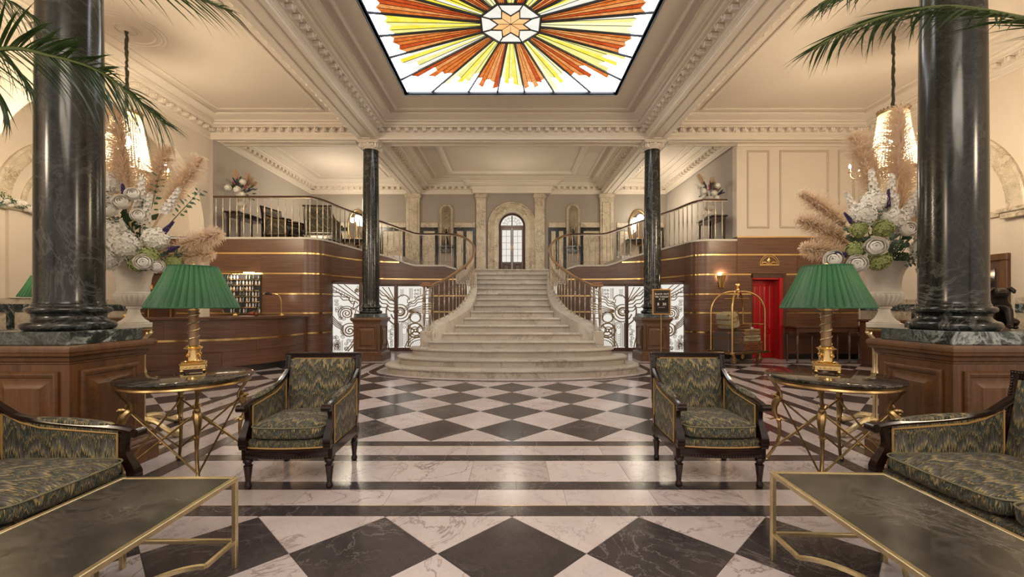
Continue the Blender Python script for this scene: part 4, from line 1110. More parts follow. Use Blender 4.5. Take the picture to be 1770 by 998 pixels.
# ================================================================== SIDE TABLES AND LAMPS
def side_table(loc, rz, label):
    t = thing('side_table', label, 'table', loc, rz, 'round black marble tables on beaked brass legs')
    b = MB(); b.lathe([(0,.742),(.425,.742),(.44,.748),(.445,.757),(.44,.765),(.425,.77),(0,.77)], 64); obj('marble_top', b, BTOP, t)
    b = MB(); b.lathe([(.385,.705),(.415,.705),(.42,.712),(.415,.725),(.425,.742),(.385,.742)], 56); obj('brass_apron', b, ABRASS, t)
    def P(a, r, z): return (r*cos(a), r*sin(a), z)
    for k in range(4):
        a = pi/4+k*pi/2; b = MB(); b.M = RZ(a)
        b.tube([tuple(p) for p in catmull([(.405,0,.71),(.385,0,.66),(.345,0,.60),(.335,0,.545)], 4)], [.026,.022,.018,.015,.013,.012,.012,.012,.012,.013,.013,.014,.015], 8)
        pth = catmull([(.335,0,.55),(.365,0,.52),(.385,0,.46),(.375,0,.40),(.35,0,.34),(.345,0,.27),(.355,0,.20),(.39,0,.11),(.445,0,.02),(.46,0,.01)], 4)
        rr = [.020,.024,.026,.027,.027,.028,.028,.026,.024,.022,.021,.019,.017,.016,.0155,.015,.015,.0145,.014,.013]+[.012]*20
        b.tube([tuple(p) for p in pth], rr[:len(pth)], 8)
        o = obj('leg', b, ABRASS, t)
        q = MB(); q.M = RZ(a); q.sphere((.37,0,.555), .024, 10, 8, (1.15,.85,1)); q.tube([(.38,0,.558),(.398,0,.560),(.408,0,.553)], [.016,.013,.006], 6); q.tube([(.38,0,.542),(.392,0,.536),(.40,0,.537)], [.011,.008,.004], 5)
        for s_ in (-1,1): q.tube([(.362,s_*.015,.575),(.352,s_*.022,.595),(.345,s_*.02,.59)], [.007,.005,.002], 5)
        q.tube([(.345,0,.58),(.335,0,.56),(.332,0,.53)], [.010,.009,.004], 5); obj('lion_head', q, ABRASS, o)
        q = MB(); q.M = RZ(a); q.tube([(.37,0,.375),(.41,0,.355),(.44,0,.362)], [.010,.007,.002], 6); q.tube([(.34,0,.375),(.31,0,.362),(.29,0,.372)], [.009,.006,.002], 6); q.lathe([(.017,-.012),(.022,0),(.017,.012)], 8, (.352,0,.36)); obj('leaf_spur', q, ABRASS, o)
        q = MB(); q.M = RZ(a); q.sphere((.455,0,.018), .026, 10, 6, (1.3,.9,.7)); obj('paw_foot', q, ABRASS, o)
        a2 = a+pi/2; q = MB(); q.tube([P(a,.335,.53), P(a2,.40,.11)], .0075, 6); q.tube([P(a2,.335,.53), P(a,.40,.11)], .0075, 6)
        m_ = [(u+v)/2 for u, v in zip(P(a,.367,.32), P(a2,.367,.32))]; q.sphere(m_, .015, 8, 6)
        for A in (a, a2): q.sphere(P(A,.34,.53), .013, 8, 6)
        obj('cross_stretcher', q, ABRASS, t)
    return t
side_table((-2.50, 3.32, 0), 0, 'round brass-legged table next to the reception side column, carrying a lamp')
side_table((2.45, 3.30, 0), 0, 'round brass-legged table next to the bronze dog side column, carrying a lamp')
def shade_mat():
    t = NT('green_silk_shade'); c = t.coord('Object', (1,1,1)); nz = t.noise(c, 60, 3)
    col = t.ramp(nz, [(.3, (.005,.050,.022)), (.7, (.012,.085,.038))])
    tr = t.n('BsdfTranslucent', {'Color': (.06,.32,.09,1)}); p = t.b; t.set(color=col, rough=.45, sheen=.3)
    mx = t.n('MixShader', {0: .13}); t.t.links.new(p.outputs[0], mx.inputs[1]); t.t.links.new(tr.outputs[0], mx.inputs[2]); t.t.links.new(mx.outputs[0], t.out.inputs[0]); return t.m
SHADE = shade_mat(); LINING = plain('shade_lining', (.80,.78,.66), .8); BULB = emis('warm_bulb', (1,.80,.50), 14)
def table_lamp(loc, rz, label):
    t = thing('table_lamp', label, 'lamp', loc, rz, 'brass table lamps with green pleated shades')
    b = MB(); b.box(-.085,.085,-.085,.085,.022,.062,.004); b.box(-.09,.09,-.09,.09,.062,.07,.003); b.box(-.078,.078,-.078,.078,.07,.078,.003)
    for k in range(4):
        b.M = RZ(k*pi/2)@T(0,-.0855,.042)@RX(pi/2); 
        for dx in (-.045,-.02,.02,.045): b.lathe([(.008,0),(.004,.003),(0,.003)], 6, (dx,0,0))
        b.lathe([(.012,0),(.012,.003),(.006,.004),(0,.002)], 8); b.M = None
    obj('lamp_base', b, BRASS, t)
    for sx in (-.072,.072):
        for sy in (-.072,.072): b = MB(); b.sphere((sx, sy, .013), .014, 10, 8); obj('ball_foot', b, BRASS, t)
    b = MB(); b.lathe([(.062,.078),(.068,.084),(.052,.09),(.050,.10),(.050,.175),(.056,.180),(.056,.184),(.048,.186)], 32); b.box(-.062,.062,-.062,.062,.186,.193,.003); b.lathe([(.05,.193),(.052,.200),(.042,.208),(.036,.212)], 28)
    for k in range(4):
        b.M = RZ(k*pi/2+pi/4)@T(.051,0,.135)@RY(pi/2); b.lathe([(.019,0),(.019,.005),(.012,.006),(.012,.002),(0,.006)], 12); b.M = None
    obj('drum_pedestal', b, BRASS, t)
    b = MB(); b.lathe([(.036,.21),(.035,.25),(.034,.49),(.035,.495)], 28); obj('lamp_column', b, plain('bronze_fluting', (.30,.19,.11), .45, .6) if 'bronze_fluting' not in bpy.data.materials else bpy.data.materials['bronze_fluting'], t)
    b = MB(); b.tube([(.037*cos(a), .037*sin(a), .225+.26*a/(2*pi*4.3)) for a in [i*.25 for i in range(int(2*pi*4.3/.25))]], .0055, 6); obj('spiral_band', b, GILT, t)
    b = MB(); b.lathe([(.036,.49),(.042,.493),(.042,.499),(.030,.503),(.030,.512),(.052,.518),(.052,.522),(.03,.526),(.018,.53),(.018,.56),(.012,.565),(.012,.60),(.0,.60)], 28); obj('lamp_neck', b, BRASS, t)
    b = MB(); n = 38*5; rows = []
    for j in range(9):
        f = j/8; r = .310+(.163-.310)*f+(-.006)*sin(pi*f); z = .515+.325*f
        for i in range(n):
            pl = (-.006, .008, .012, .015, .005)[i % 5]*(1.0 if 0 < j < 8 else .7)*(.6+.4*(1-f)); rows.append(((r+pl)*cos(2*pi*i/n), (r+pl)*sin(2*pi*i/n), z))
    b.add(rows, [(j*n+i, j*n+(i+1)%n, (j+1)*n+(i+1)%n, (j+1)*n+i) for j in range(8) for i in range(n)])
    sh = obj('lamp_shade', b, SHADE, t, sharp=50)
    for r, z in ((.312,.513),(.164,.842)): b = MB(); b.tube([(r*cos(2*pi*i/64), r*sin(2*pi*i/64), z) for i in range(64)], .006, 6, closed=True); obj('shade_binding', b, plain('shade_binding', (.02,.12,.06), .6) if 'shade_binding' not in bpy.data.materials else bpy.data.materials['shade_binding'], sh)
    b = MB(); b.sphere((0,0,.64), .032, 12, 10); obj('bulb', b, BULB, t, sharp=90)
    b = MB()
    for k in range(3): a = k*2*pi/3; b.tube([(0,0,.80),(.163*cos(a),.163*sin(a),.84)], .003, 4)
    b.tube([(0,0,.59),(0,0,.85)], .004, 5); b.sphere((0,0,.86),.012,8,6); obj('shade_carrier', b, BRASS, t)
    light('lamp_light', 'POINT', (0,0,.66), 6.5, (1,.80,.5), .03, parent=t)
    return t
table_lamp((-2.57, 3.47, .772), radians(33), 'green-shaded brass lamp in front of the reception desk')
table_lamp((2.50, 3.42, .772), radians(-30), 'green-shaded brass lamp in front of the dark console table')
# ================================================================== RECEPTION DESK AND COUNTER
DK = [tuple(p[:2]) for p in catmull([(-8.3,7.75,0),(-7.4,7.68,0),(-6.5,7.80,0),(-5.9,7.98,0),(-5.4,8.3,0),(-5.03,8.85,0),(-4.88,9.5,0),(-4.86,10.12,0)], 6)]
desk = thing('reception_desk', 'curved walnut reception desk with a single brass strip', 'desk', (-6.5, 8.8, 0))
def dloc(P): return [(x+6.5, y-8.8) for x, y in P]
D = dloc(DK)
for z0, z1 in ((.13,.42),(.425,.635),(.675,1.035)):
    for sg in split_path(D, 1.3+z0): wallseg(sg, lambda x, y: z0, lambda x, y: z1, .03, WALN, 'desk_panel', desk)
wallseg(D, lambda x, y: .635, lambda x, y: .675, .036, BRASS, 'brass_strip', desk)
wallseg(D, lambda x, y: 0, lambda x, y: .13, .005, BLACK, 'toe_kick', desk)
b = MB(); b.hsweep(D, [(-.0,.0),(-.0,1.03),(.05,1.03),(.05,0),(0,0)], capped=True); obj('desk_carcass', b, DOORW, desk)
b = MB(); b.hsweep(D, [(-.09,1.04),(-.095,1.05),(-.095,1.08),(-.085,1.09),(.42,1.09),(.43,1.08),(.43,1.04),(-.09,1.04)], capped=True); obj('counter_top', b, DESKT, desk)
def bell(loc, label):
    t = thing('counter_bell', label, 'bell', loc, 0, 'brass counter bells'); b = MB(); b.lathe([(.045,0),(.05,.006),(.045,.012),(.02,.02)], 20); obj('bell_base', b, BRASS, t)
    b = MB(); b.lathe([(.042,.022),(.040,.035),(.028,.052),(.010,.060),(.004,.062),(.004,.072),(.007,.076),(0,.08)], 20); obj('bell_dome', b, BRASS, t)
bell((-5.55, 8.62, 1.09), 'brass counter bell in front of the key rack'); bell((-7.15, 7.95, 1.09), 'brass counter bell behind the lamp, near the wood door')
t = thing('desk_lamp', 'small brass gooseneck desk lamp at the far end of the desk', 'lamp', (-5.12, 9.55, 1.09))
b = MB(); b.lathe([(.07,0),(.07,.012),(.045,.02),(.02,.03),(.012,.05)], 24); obj('lamp_base', b, BRASS, t)
b = MB(); b.tube([tuple(p) for p in catmull([(0,0,.03),(-.005,0,.2),(-.01,0,.34),(-.06,0,.44),(-.16,0,.485),(-.24,0,.49)], 5)], .009, 8); obj('gooseneck', b, BRASS, t)
b = MB(); b.M = T(-.30,0,.478)@RY(radians(8)); b.lathe([(.075,-.02),(.082,0),(.07,.02),(.04,.035),(0,.04)], 20, sy=.7); obj('lamp_head', b, plain('black_enamel', (.02,.02,.022), .25), t)
light('desk_lamp_light', 'POINT', (-.30,0,.43), 1.2, WARM, .03, parent=t)
q = MB(); q.sphere((0,0,.045), .05, 14, 10, (1.1,1,.9)); t = thing('inkstand', 'round red-brown pen pot on the desk between bell and gooseneck lamp', 'pen pot', (-5.42, 8.95, 1.09)); obj('pot_body', q, plain('red_lacquer', (.20,.045,.02), .2), t)
q = MB(); q.sphere((.09,.02,.04), .042, 12, 8); obj('pot_cup', q, bpy.data.materials['red_lacquer'], t)
q = MB(); q.tube([(.08,.02,.07),(.13,.02,.15)], .004, 5); q.tube([(.02,0,.08),(.06,0,.10)], .004, 5); obj('pen', q, BRASS, t)
q = MB(); q.box(-.11,.11,-.07,.07,0,.006,.001); tag(obj('paper_stack', q, plain('white_paper', (.75,.73,.68), .7), loc=(-5.40,8.74,1.091)), 'white paper lying on the reception desk beside the bell', 'paper')
# key rack on the wall
KX0, KX1, KZ0, KZ1 = -6.81, -5.93, 1.12, 2.045
t = thing('key_rack', 'tall key rack of brass rails on the reception wall under a picture light', 'key rack', (KX0, 10.17, KZ0))
b = MB(); b.box(0, KX1-KX0, -.012, 0, 0, KZ1-KZ0, .003); obj('backboard', b, plain('rack_back', (.03,.028,.03), .5), t)
rows, cols = 7, 12; rw = (KZ1-KZ0)/rows; cw = (KX1-KX0)/cols
for r in range(rows): b = MB(); b.box(0, KX1-KX0, -.045, -.012, r*rw, r*rw+.014, .003); obj('brass_rail', b, BRASS, t)
kr = random.Random(2)
KEYW = plain('key_tag_card', (.60,.57,.56), .5); TAS = plain('dark_green_tassel', (.015,.04,.035), .8)
kt = MB(); kt.lathe([(.004,.10),(.010,.085),(.020,.06),(.021,.03),(.010,.0),(0,0)], 8, sy=.4); KT = kt.mesh('key_tag', KEYW)
kt = MB(); kt.lathe([(.004,.11),(.009,.10),(.011,.09),(.012,.03),(.016,0),(0,0)], 8, sy=.6); KT2 = kt.mesh('tassel_fob', TAS)
kt = MB(); kt.box(-.012,.012,-.003,.003,0,.11,.002); KT3 = kt.mesh('brass_fob', BRASS)
for r in range(rows):
    for c in range(cols):
        for kind, me, pr, lb in (('key_tag', KT, .78, 'pale key rack tag, hanging in the reception key rack'), ('tassel_fob', KT2, .42, 'dark green key rack tassel, hanging in the reception key rack'), ('brass_fob', KT3, .10, 'slanting brass key rack fob, hanging in the reception key rack')):
            if kr.random() > pr: continue
            x = KX0+cw*(c+.5)+(kr.uniform(-.006,.006) if kind == 'key_tag' else kr.uniform(.015,.03)); z = KZ0+r*rw+.016
            ORD = ['first','second','third','fourth','fifth','sixth','seventh','eighth','ninth','tenth','eleventh','twelfth']; RW = ['bottom','second lowest','third lowest','middle','third highest','second highest','top']
            lb = lb.replace('hanging in the reception key rack', '%s from left in the %s row' % (ORD[c], RW[r]))
            o = obj(kind, me, None, loc=(x, 10.17-(.028 if kind == 'key_tag' else .052), z if kind == 'key_tag' else z-.02)); tag(o, lb, 'key', kind.replace('_',' ')+'s in the rack')
            if kind == 'brass_fob': o.rotation_euler[1] = radians(-38)
t = thing('picture_light', 'small brass picture light above the key rack', 'lamp', (-6.35, 10.17, 2.02))
b = MB(); b.tube([(-.15,0,.02),(-.15,-.05,.10),(-.05,-.12,.13),(0,-.16,.10)], .007, 6); b.tube([(-.40,-.16,.075),(.40,-.16,.075)], .016, 8); obj('light_arm', b, BRASS, t)
b = MB(); b.tube([(.10,-.155,.058),(.34,-.155,.058)], .014, 8); obj('light_tube', b, emis('picture_lamp_tube', (1,.82,.52), 9), t)
light('picture_lamp_light', 'AREA', (0,-.15,.05), 3.5, WARM, .7, (0,0,0), parent=t, sy=.04)
# door behind the desk
d = struct('door_3'); b = MB(); b.box(-8.66,-8.63,10.12,10.3,0,2.09); b.box(-8.03,-8.0,10.12,10.3,0,2.09); b.box(-8.66,-8.0,10.12,10.3,2.05,2.09); obj('door_frame', b, DOORW, d)
b = MB(); b.box(-8.62,-8.58,10.15,10.2,0,2.05,.002); b.box(-8.08,-8.05,10.15,10.2,0,2.05,.002); obj('brass_jamb', b, BRASS, d)
b = MB(); b.box(-8.58,-8.08,10.22,10.26,0,2.05); obj('door_leaf', b, WALN, d); b = MB()
for z in (.4, 1.7): b.box(-8.58,-8.53,10.20,10.225,z,z+.1,.002)
obj('hinge', b, BRASS, d)

# ================================================================== RED DOOR, SCONCE, EMBLEM, CONSOLE
d = struct('door_2'); b = MB()
b.box(5.83,5.875,10.50,10.75,0,2.06); b.box(6.60,6.68,10.46,10.75,0,2.06,.006); b.box(5.83,6.68,10.50,10.75,1.985,2.06); obj('door_frame', b, DOORW, d)
b = MB(); b.box(6.52,6.60,10.47,10.75,0,1.985,.004); b.box(5.89,6.52,10.50,10.75,1.94,1.985,.004); obj('red_architrave', b, RED, d)
b = MB(); b.box(5.6,6.9,11.6,11.65,0,2.3); b.box(5.55,5.6,10.63,11.6,0,2.3); b.box(6.9,6.95,10.63,11.6,0,2.3); b.box(5.55,6.95,10.63,11.65,2.3,2.35); obj('room_beyond', b, DOORW, d)
b = MB(); b.M = T(5.885,10.66,0)@RZ(radians(9)); b.box(0,.645,-.02,.02,.01,1.93,.003); lf = obj('door_leaf', b, RED, d)
for x0, x1 in ((.08,.29),(.35,.56)):
    for z0, z1 in ((.12,.62),(.72,1.82)):
        q = MB(); q.M = T(5.885,10.66,0)@RZ(radians(9))@T(0,-.02,0)@FRONT; q.hsweep(rrect(x0,x1,z0,z1), [(0,0),(0,.012),(.012,.016),(.022,.006),(.03,.0)], closed=True); q.hsweep(rrect(x0+.04,x1-.04,z0+.04,z1-.04), [(0,0),(.02,.012),(.021,.012)], closed=True)
        R = rrect(x0+.06,x1-.06,z0+.06,z1-.06); q.add([(a,c,.012) for a,c in R], [(0,1,2,3)]); obj('door_panel', q, RED, lf)
t = thing('wall_sconce', 'fan-shaped brass wall sconce left of the red door', 'sconce', (5.09,10.47,1.74))
b = MB(); n = 7
for i in range(n):
    a0_ = -1+2*i/n; a1_ = -1+2*(i+1)/n; ytf = lambda a: -.10*cos(a*1.4)
    b.add([(a0_*.045,-.02+ytf(a0_)*.3,0),(a1_*.045,-.02+ytf(a1_)*.3,0),(a1_*.115,ytf(a1_),.30-.02*abs(a1_)),(a0_*.115,ytf(a0_),.30-.02*abs(a0_)),((a0_+a1_)*.03,-.035,0.01),((a0_+a1_)*.06,-.115*cos((a0_+a1_)*.7),.31)], [(0,4,5,3),(4,1,2,5)])
obj('fluted_shade', b, BRASS, t, sharp=0); b = MB(); b.box(-.05,.05,-.02,0,.02,.25,.004); obj('back_plate', b, BRASS, t)
b = MB(); b.sphere((0,-.05,.22), .03, 10, 8); obj('bulb', b, BULB, t); light('sconce_light', 'POINT', (0,-.06,.33), 5, WARM, .04, parent=t)
t = thing('wall_emblem', 'gilt semicircular plant emblem on the wood above the red door', 'emblem', (6.265,10.468,2.28))
b = MB(); 
for r in (.225,.185): b.tube([(r*cos(pi*i/24),0,.04+r*sin(pi*i/24)) for i in range(25)], .010, 4, up=(0,1,0))
b.box(-.235,.235,-.012,.008,0,.035,.003); obj('emblem_arch', b, BRASS, t)
b = MB(); b.tube([(0,0,.03),(0,0,.075),(-.03,0,.12),(0,0,.205)], [.006,.012,.03,.004], 6, flat=.3, up=(0,1,0)); b.lathe([(.0,-.045),(.032,-.01),(.038,.01),(.02,.04),(0,.065)], 8, (0,0,.13), sy=.3)
for s_ in (-1,1): b.tube([(s_*.01,0,.04),(s_*.05,0,.055),(s_*.10,0,.085),(s_*.15,0,.075),(s_*.165,0,.05)], [.006,.016,.026,.018,.004], 6, flat=.4, up=(0,1,0))
obj('emblem_leaf', b, BRASS, t)
t = thing('console_table', 'dark wood console table against the wall behind the lamp', 'table', (7.35,9.95,0))
b = MB(); b.box(-.95,.95,-.25,.25,.80,.84,.006); b.box(-.90,.90,-.22,.22,.70,.80,.004); obj('table_top', b, DOORW, t)
for sx in (-.86,-.28,.32,.86):
    for sy in (-.18,.18):
        b = MB(); b.lathe([(.02,0),(.028,.03),(.018,.06),(.022,.3),(.034,.58),(.02,.62),(.034,.65),(.034,.70)], 10); obj('leg', b, DOORW, t, loc=(sx,sy,0))
t = thing('side_cabinet', 'dark panelled cabinet beside the console table', 'cabinet', (8.1,9.2,0))
b = MB(); b.box(-.30,.30,-.45,.45,.05,.95,.006); b.box(-.34,.34,-.49,.49,.95,1.0,.01); b.box(-.33,.33,-.48,.48,0,.07,.005); obj('cabinet_body', b, DOORW, t)
b = MB(); b.M = T(0,-.45,0)@FRONT; b.hsweep(rrect(-.22,.22,.15,.85), PANM, closed=True); obj('door', b, DOORW, t)

# ================================================================== LUGGAGE CART AND CASES
cl, crz = (5.18, 9.86, 0), radians(24)
t = thing('luggage_cart', 'brass birdcage luggage cart in front of the red door', 'luggage cart', cl, crz)
b = MB(); b.box(-.58,.58,-.33,.33,.245,.275,.006); obj('deck', b, plain('cart_carpet', (.16,.10,.08), .9), t)
b = MB(); b.hsweep(rrect(-.59,.59,-.34,.34,.05), [(0,.235),(0,.28),(-.02,.285),(-.025,.26),(-.02,.235)], closed=True); obj('bumper', b, ABRASS, t)
b = MB(); top = 1.63
for sy in (-1, 1):
    for sx in (-1, 1):
        b.tube([tuple(p) for p in [(sx*.53, sy*.28, .27), (sx*.53, sy*.28, 1.15)]+[(sx*(.03+.50*cos(a)**.8), sy*(.02+.26*cos(a)**.8), 1.15+(top-1.15)*sin(a)) for a in [pi/2*i/10 for i in range(1,11)]]], .021, 10)
obj('bow_frame', b, BRASS, t)
for sx in (-1, 1): b = MB(); b.tube([(sx*.53,-.28,.88),(sx*.53,.28,.88)], .015, 8); obj('side_bar', b, BRASS, t)
b = MB(); b.tube([(-.42,0,1.46),(.36,0,1.46)], .012, 8); b.tube([(0,0,1.46),(0,0,1.64)], .010, 6); obj('hanger_bar', b, BRASS, t)
b = MB(); b.lathe([(.07,0),(.07,.03),(.04,.05),(.03,.08),(.045,.09),(.03,.10)], 20, (0,0,1.61)); b.sphere((0,0,1.765), .058, 20, 14); obj('finial', b, BRASS, t)
for sx in (-.42,.42):
    for sy in (-.22,.22):
        b = MB(); b.M = T(sx,sy,.095)@RX(pi/2); b.lathe([(.03,-.018),(.08,-.016),(.095,-.014),(.095,.014),(.08,.016),(.03,.018)], 22); w_ = obj('wheel', b, plain('wheel_rubber', (.12,.07,.05), .5) if 'wheel_rubber' not in bpy.data.materials else bpy.data.materials['wheel_rubber'], t)
        b = MB(); b.M = T(sx,sy,.095)@RX(pi/2); b.lathe([(.062,-.021),(.066,0),(.062,.021)], 18); b.M = None; b.box(sx-.02,sx+.02,sy-.03,sy+.03,.09,.24,.004); obj('hub', b, BRASS, w_)
def case(loc, w, d, h, rz, m, lb, tilt=0, trim=None, par=None, upright=False):
    t = thing('suitcase', lb, 'suitcase', loc, rz, 'old suitcases on the luggage cart'); t.rotation_euler = (0, tilt, rz)
    b = MB(); b.box(-w/2,w/2,-d/2,d/2,0,h*.62,.012); obj('case_bottom', b, m, t)
    b = MB(); b.box(-w/2,w/2,-d/2,d/2,h*.64,h,.012); obj('case_lid', b, m, t)
    b = MB()
    for sx in (-1,1):
        for sy in (-1,1):
            for zz in (0,h): b.sphere((sx*(w/2-.02),sy*(d/2-.02),zz+(.02 if zz == 0 else -.02)), .03, 8, 6)
    b.box(-w/2-.004,w/2+.004,-d/2-.004,d/2+.004,h*.61,h*.65,.002); obj('leather_corners', b, trim, t)
    b = MB(); b.tube([(-.08,-d/2,h*.5),(-.075,-d/2-.03,h*.45),(.075,-d/2-.03,h*.45),(.08,-d/2,h*.5)], .009, 6); obj('handle', b, trim, t)
    b = MB()
    for sx in (-.3,.3): b.box(sx*w-.02,sx*w+.02,-d/2-.008,-d/2,h*.52,h*.74,.002)
    obj('latch', b, BRASS, t)
L1 = plain('canvas_case', (.34,.30,.19), .7, var=.15); L2 = plain('tan_case', (.28,.20,.11), .6, var=.15); L3 = plain('brown_leather_case', (.17,.065,.03), .4, var=.2); L4 = plain('dark_canvas_case', (.085,.06,.045), .7, var=.2); LT = plain('leather_trim', (.22,.09,.04), .45)
def onc(x, y): return (cl[0]+x*cos(crz)-y*sin(crz), cl[1]+x*sin(crz)+y*cos(crz))
for (x, y, z, w, d, h, m, lb, dr, tl) in ((.25,.0,.281,.56,.42,.20,L3,'brown leather suitcase at the bottom of the flat stack',-.10,0),(.25,.0,.487,.52,.38,.145,L1,'olive canvas suitcase in the middle of the flat stack',-.14,0),
        (.24,-.02,.637,.50,.36,.135,L2,'tan suitcase on top of the flat stack, tied with a luggage tag',-.08,0),(.20,.08,.777,.40,.24,.10,L3,'dark leather case lying behind on top of the stack',-.3,0),
        (-.31,-.0,.281,.42,.46,.44,L4,'large dark brown trunk standing at the left end of the cart',-.10,0),(-.28,.0,.735,.26,.40,.34,L1,'faded green suitcase leaning on top of the dark trunk',-.10,radians(-16))):
    X, Y = onc(x, y); case((X, Y, z+(.075 if tl else 0)), w, d, h, crz+dr, m, lb, tl, LT)
X, Y = onc(.22,-.19); q = MB(); q.box(-.035,.035,-.002,.002,0,.05,.001); o = tag(obj('luggage_tag', q, plain('tag_paper', (.62,.60,.55), .6), loc=(X-.03,Y-.03,.775)), 'small pale luggage tag on the tan suitcase', 'tag'); o.rotation_euler = (.2,.5,.1)

# ================================================================== NOTICE STAND
t = thing('notice_stand', 'brass-framed black letter board on a pole reading blackout time', 'sign', (3.335,9.62,0), 0)
b = MB(); b.lathe([(.15,0),(.15,.015),(.12,.025),(.03,.04),(.018,.07),(.014,.1)], 24); obj('stand_base', b, BRASS, t)
b = MB(); b.tube([(0,0,.06),(0,0,1.70)], .013, 10); obj('pole', b, BRASS, t)
z0, z1, hw = 1.105, 1.675, .205
b = MB(); b.M = T(0,-.03,0)@FRONT; b.hsweep(rrect(-hw,hw,z0,z1), [(0,-.02),(0,.012),(.008,.018),(.022,.018),(.03,.008),(.03,0)], closed=True); obj('sign_frame', b, plain('sign_frame_brass', (.62,.33,.10), .35, .8), t)
b = MB(); b.box(-hw+.02,hw-.02,-.045,-.02,z0+.02,z1-.02); obj('letter_board', b, plain('black_felt', (.018,.014,.012), .9), t)
b = MB(); b.M = T(0,-.03,0)@FRONT; b.hsweep(rrect(-hw+.042,hw-.042,z0+.042,z1-.042), [(0,.014),(0,.02),(.010,.02),(.010,.014)], closed=True); obj('inner_border', b, plain('grey_border', (.16,.15,.13), .6), t)
LETM = plain('white_letters', (.80,.76,.68), .6)
def text(s, x, z, size, parent, m, y=-.047, name='lettering', bold=.012):
    nm = name
    cu = bpy.data.curves.new(name, 'FONT'); cu.body = s; cu.size = size; cu.align_x = 'CENTER'; cu.extrude = .0015; cu.offset = bold*size; cu.materials.append(m); cu.resolution_u = 2
    tmp = bpy.data.objects.new('tmp', cu); C.objects.link(tmp); me = bpy.data.meshes.new_from_object(tmp); bpy.data.objects.remove(tmp); bpy.data.curves.remove(cu)
    o = bpy.data.objects.new(name, me); C.objects.link(o); o.parent = parent; o.location = (x, y, z); o.rotation_euler = (pi/2,0,0); return o
for s, z, sz in (('BLACK OUT', 1.545, .058), ('TIME TONIGHT', 1.485, .050), ('IS  AT', 1.432, .050), ('8   30', 1.310, .085)): text(s, 0, z, sz, t, LETM)
b = MB(); b.box(-.075,.075,-.048,-.045,1.262,1.267); obj('underline_rule', b, LETM, t)

# ================================================================== URNS, STANDS, FLOWERS
def lin(n, f): return [f(i/(n-1)) for i in range(n)]
def urn_mesh():
    b = MB(); b.box(-.14,.14,-.14,.14,0,.045,.004)
    b.lathe([(.118,.045),(.122,.055),(.115,.065),(.10,.072),(.078,.095),(.060,.125),(.050,.16),(.048,.185),(.058,.19),(.064,.20),(.058,.212),(.05,.215)], 36)
    b.lathe([(.05,.213),(.09,.225),(.128,.26),(.148,.305),(.150,.325),(.140,.338)], 96, flute=24, fa=.07)
    b.lathe([(.135,.332),(.146,.34),(.140,.352),(.128,.36),(.130,.42),(.140,.50),(.160,.565),(.190,.61),(.215,.632),(.218,.645),(.205,.648),(.17,.62),(.13,.55),(.0,.54)], 44)
    return b.mesh('urn', URNM, 40)
UR = urn_mesh()
# foliage and blossom meshes (unit-sized, shared)
PAMP = NT('pampas_grass'); PAMP.set(color=(.84,.70,.54), rough=.9); _t = PAMP.n('BsdfTranslucent', {'Color': (.92,.78,.62,1)}); _x = PAMP.n('MixShader', {0: .5}); PAMP.t.links.new(PAMP.b.outputs[0], _x.inputs[1]); PAMP.t.links.new(_t.outputs[0], _x.inputs[2]); PAMP.t.links.new(_x.outputs[0], PAMP.out.inputs[0]); PAMP = PAMP.m
PETW = plain('white_petals', (.87,.84,.77), .7, var=.06, scale=20, sub=.0); PETC = plain('cream_rose_petals', (.90,.87,.80), .6); PETG = plain('green_hydrangea', (.33,.38,.14), .7, var=.3, scale=12)
PURP = plain('purple_petals', (.05,.03,.13), .7, var=.3); LEAF = plain('leaf_green', (.035,.085,.03), .5, var=.4, scale=9); LEAFG = plain('eucalyptus_leaf', (.10,.15,.115), .6, var=.25); PINK = plain('pink_petals', (.42,.07,.10), .7, var=.3)
def plume_mesh(seed):
    r = random.Random(seed); b = MB(); n = 9
    cp = [Vector((.16*(i/n)**2, 0, i/n)) for i in range(n+1)]
    def at(t): q = min(n-1e-6, t*n); i = int(q); return cp[i].lerp(cp[i+1], q-i)
    b.tube([tuple(p) for p in cp], [.008]*3+[.012,.016,.018,.017,.014,.010,.004], 6)
    for i in range(1150):
        t = r.uniform(.46, .99)**.9; p = at(t); w = (sin(pi*min(1, (t-.36)/.66))**.7)
        a = r.uniform(0, 2*pi); L = r.uniform(.05, .155)*(.35+w); out = Vector((cos(a), sin(a), 0)); up = Vector((.25*t, 0, 1))
        d1 = (out*.62+up*1.0).normalized(); d2 = (out*1.0+up*.35+Vector((.25,0,-.1))).normalized()
        p1 = p+d1*L*.5; p2 = p1+d2*L*.5; p3 = p2+(d2+Vector((.1,0,-.55))).normalized()*L*.25
        s_ = Vector((-sin(a), cos(a), .2)); wd = .0042
        b.add([p-s_*wd, p+s_*wd, p1+s_*wd, p1-s_*wd, p2+s_*wd*.8, p2-s_*wd*.8, p3], [(0,1,2,3),(3,2,4,5),(5,4,6)])
    return b.mesh('pampas_plume', PAMP, 0)
PLM = [plume_mesh(1), plume_mesh(2)]
def floret(b, p, nrm, s, k=4, cup=.25, rot=0):
    nrm = Vector(nrm).normalized(); a = nrm.orthogonal().normalized(); c = nrm.cross(a)
    for i in range(k):
        q = rot+2*pi*i/k; d = a*cos(q)+c*sin(q); e = -a*sin(q)+c*cos(q); P = Vector(p)
        b.add([P, P+d*s*.55+e*s*.42+nrm*s*cup*.4, P+d*s+nrm*s*cup, P+d*s*.55-e*s*.42+nrm*s*cup*.4], [(0,1,2,3)])
